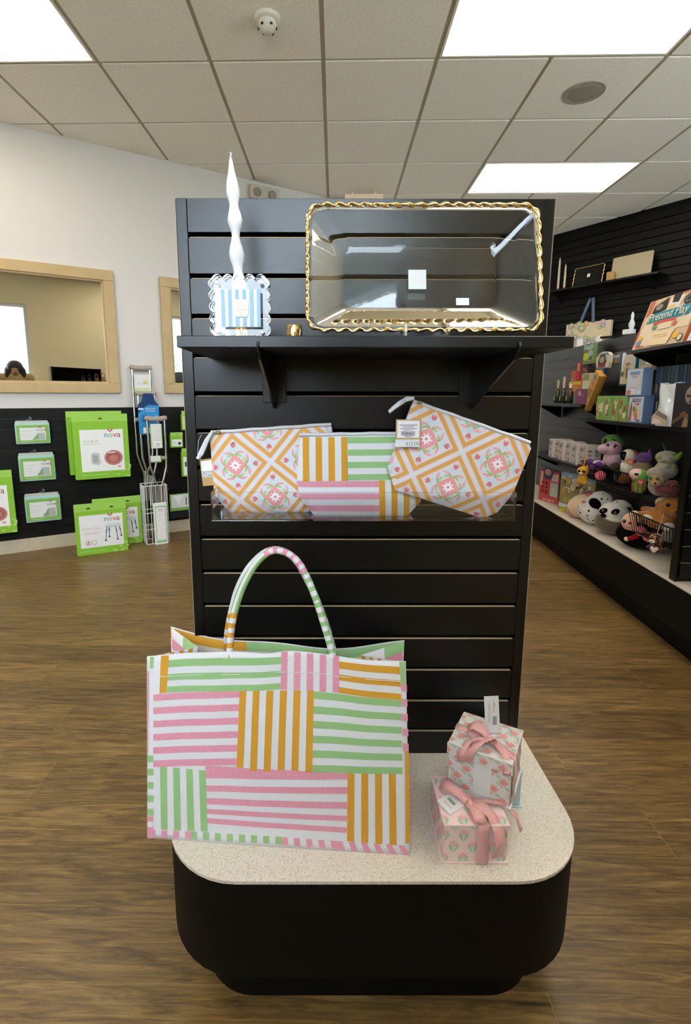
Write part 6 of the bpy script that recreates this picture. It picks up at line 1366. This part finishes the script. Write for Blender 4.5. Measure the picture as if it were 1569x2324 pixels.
# ---- the photographer, standing behind the viewpoint
hx = at_plane(35, 850, NL*(2*4.246+.28), NL).dot(U)
phi = math.atan2(NL.x, -NL.y)
PM = Matrix.Translation(U*hx*1.0-NL*.28) @ Matrix.Rotation(phi, 4, 'Z')
ph = thing('person', 'person in a tan sweater looking down, reflected in the left mirrored window', 'person', PM)
SKIN = mat('skin', (176, 128, 104), .55, .4, noise=.04, nscale=30)
def limb(p, q, r0, r1, n=7):
    p, q = Vector(p), Vector(q); return [(p+(q-p)*i/(n-1), r0+(r1-r0)*i/(n-1)) for i in range(n)]
ox = -hx                                                        # the hands meet in front of the viewpoint, not of the chest
def hand(sx):
    e = []; c = Vector((sx*.055, -.185, 1.10)); e += limb(c+Vector((sx*.015, .03, -.03)), c, .024, .026, 4)
    e.append((c+Vector((0, -.012, .012)), (.022, .034, .040)))
    for k in range(4):
        b0 = c+Vector((sx*.004, -.030+.002*k, .040-.020*k)); L_ = (.030, .034, .032, .026)[k]
        m1 = b0+Vector((-sx*L_*.5, -.018, .002)); t1 = m1+Vector((-sx*L_*.9, .004, 0)); e += limb(b0, m1, .0085, .008, 3)+limb(m1, t1, .008, .007, 3)
    th = c+Vector((-sx*.006, .018, .030)); e += limb(th, th+Vector((-sx*.020, -.008, .016)), .010, .009, 3)+limb(th+Vector((-sx*.020, -.008, .016)), th+Vector((-sx*.036, -.016, .012)), .009, .008, 3)
    return e
body = limb((0, .02, .92), (0, .02, 1.14), .14, .13)+limb((0, .02, 1.14), (0, .01, 1.38), .13, .12)+limb((-.15, .01, 1.40), (.15, .01, 1.40), .058, .058, 8)+limb((0, .005, 1.41), (0, -.025, 1.48), .055, .05, 5)
for sx in (-1, 1):
    body += limb((sx*.17, .01, 1.39), (sx*.235, .03, 1.07), .052, .042)+limb((sx*.235, .03, 1.07), (sx*.072, -.155, 1.075), .040, .026)+hand(sx)
    body += limb((sx*.085, .02, .90), (sx*.095, .01, .50), .088, .058)+limb((sx*.095, .01, .50), (sx*.10, .03, .09), .056, .036)+[(Vector((sx*.10, -.03, .04)), (.042, .10, .036))]
HC = Vector((0, -.045, 1.535))
body += [(HC, (.075, .095, .105)), (HC+Vector((0, -.055, -.055)), (.045, .045, .045)), (HC+Vector((0, -.098, -.02)), (.012, .016, .02))]
for sx in (-1, 1): body.append((HC+Vector((sx*.078, .01, -.01)), (.010, .02, .03)))
blob('body', ph, [(c, (r_, r_, r_) if not isinstance(r_, tuple) else r_) for c, r_ in body], SKIN, vox=.008, sm=3)
SW = mat('tan_knit_sweater', (176, 150, 104), .9, .2, noise=.08, nscale=120, bump=.4, bscale=260)
sw = limb((0, .02, .90), (0, .02, 1.14), .156, .146)+limb((0, .02, 1.14), (0, .01, 1.38), .146, .132)+limb((-.17, .01, 1.405), (.17, .01, 1.405), .072, .072, 8)
for sx in (-1, 1): sw += limb((sx*.18, .01, 1.39), (sx*.24, .032, 1.07), .064, .054)+limb((sx*.24, .032, 1.07), (sx*.10, -.125, 1.075), .052, .040)
blob('sweater', ph, [(c, (r_, r_, r_)) for c, r_ in sw], SW, vox=.010, sm=4)
tr_ = limb((0, .02, .93), (0, .02, .86), .150, .150, 3)
for sx in (-1, 1): tr_ += limb((sx*.085, .02, .88), (sx*.096, .012, .50), .100, .072)+limb((sx*.096, .012, .50), (sx*.10, .03, .10), .070, .056)
blob('trousers', ph, [(c, (r_, r_, r_)) for c, r_ in tr_], mat('dark_trousers', (44, 46, 54), .85), vox=.010, sm=4)
HAIR = mat('dark_hair', (40, 32, 28), .5, .4, noise=.2, nscale=90, bump=.5, bscale=160)
blob('hair', ph, [(HC+Vector((0, .012, .022)), (.108, .108, .108)), (HC+Vector((-.095, .03, -.07)), (.045, .065, .11)), (HC+Vector((.095, .03, -.07)), (.045, .065, .11)), (HC+Vector((0, .07, -.07)), (.085, .045, .12))], HAIR, vox=.008, sm=4)
for sx in (-1, 1):
    part('eye', ph, HC+Vector((sx*.032, -.090, -.003)), (.013, .006, .007), mat('eye_white', (226, 222, 216), .3)); part('iris', ph, HC+Vector((sx*.032, -.0955, -.005)), (.006, .003, .006), EYEB)
    part('eyebrow', ph, HC+Vector((sx*.032, -.092, .016)), (.018, .005, .004), HAIR); part('shoe', ph, (sx*.10, -.035, .035), (.05, .125, .035), (40, 38, 38))
part('mouth', ph, HC+Vector((0, -.098, -.058)), (.020, .006, .006), (150, 78, 76))
MB().tube([(-.09, -.02, 1.41), (-.06, -.115, 1.34), (0, -.150, 1.22), (.04, -.19, 1.15)], .007, 7).build('neck_strap', BLACKWIRE, ph)
MB().tube([(.09, -.02, 1.41), (.075, -.115, 1.34), (.06, -.150, 1.22), (.05, -.19, 1.15)], .007, 7).build('neck_strap', BLACKWIRE, ph)
r = thing('photo_camera', 'black camera in the hands of the reflected person', 'camera', PM @ Matrix.Translation((0, -.205, 1.085)))
MB().box(-.05, .05, -.02, .025, 0, .075).build('camera_body', mat('camera_black', (18, 18, 18), .5), r, bev=.006); MB().box(-.016, .016, -.016, .02, .0755, .092).build('viewfinder_hump', mat('camera_black', (18, 18, 18), .5), r, bev=.004)
# ---- outdoors beyond the windows behind the viewer
gr = struct(MB().box(-40, 40, .2, 70, -.4, -.3).build('ground', mat('pale_concrete_lot', (192, 188, 178), .9, noise=.06, nscale=3), M=BF))
def beyond(x, y, dist): p = at_plane(x, y, NL*(2*4.246+BACK+dist), NL); return -(p-PL0).dot(U), p.z
hx0, hz0 = beyond(62, 770, 16); _, hz1 = beyond(30, 868, 16)
hs = thing('house', 'pale grey roofed house outdoors, reflected in the left mirrored window', 'house', BF @ Matrix.Translation((hx0, 16, -.3)))
ev, rg = hz1+.3+.6, hz0+.3
MB().box(.3, 12, .6, 8, 0, ev).build('house_walls', mat('house_siding', (190, 196, 200), .8), hs)
rf_ = MB().add([(-.3, 0, ev), (12.6, 0, ev), (12.6, 8.6, ev), (-.3, 8.6, ev), (2.2, 4.3, rg), (10, 4.3, rg)], [(0, 1, 5, 4), (1, 2, 5), (2, 3, 4, 5), (3, 0, 4), (3, 2, 1, 0)]); rf_.build('roof', mat('slate_roof', (138, 146, 156), .8, noise=.08, nscale=20), hs)
for x in (2, 5, 8): w_ = MB().box(x, x+1.1, .52, .6, .9, 2.1).build('house_window', mat('house_window', (70, 84, 96), .2), hs); MB().box(x-.08, x+1.18, .50, .55, .82, .9).build('window_sill', PAPER, w_)
tx0, _ = beyond(398, 800, 20)
t_ = thing('garden_tree', 'leafy tree outdoors, reflected in the second mirrored window', 'tree', BF @ Matrix.Translation((tx0, 20, -.3)))
MB().tube([(0, 0, 0), (.05, 0, 1.2), (0, 0, 2.4)], [.18, .14, .1], 10).build('trunk', mat('bark', (96, 84, 70), .9), t_)
rq = random.Random(12); blob('crown', t_, [((rq.uniform(-.9, .9), rq.uniform(-.7, .7), rq.uniform(1.9, 3.6)), rq.uniform(.4, .7)) for i in range(16)], mat('tree_leaves', (110, 130, 104), .9, noise=.3, nscale=6, bump=1, bscale=8), vox=.12, sm=2)
finish_texts()
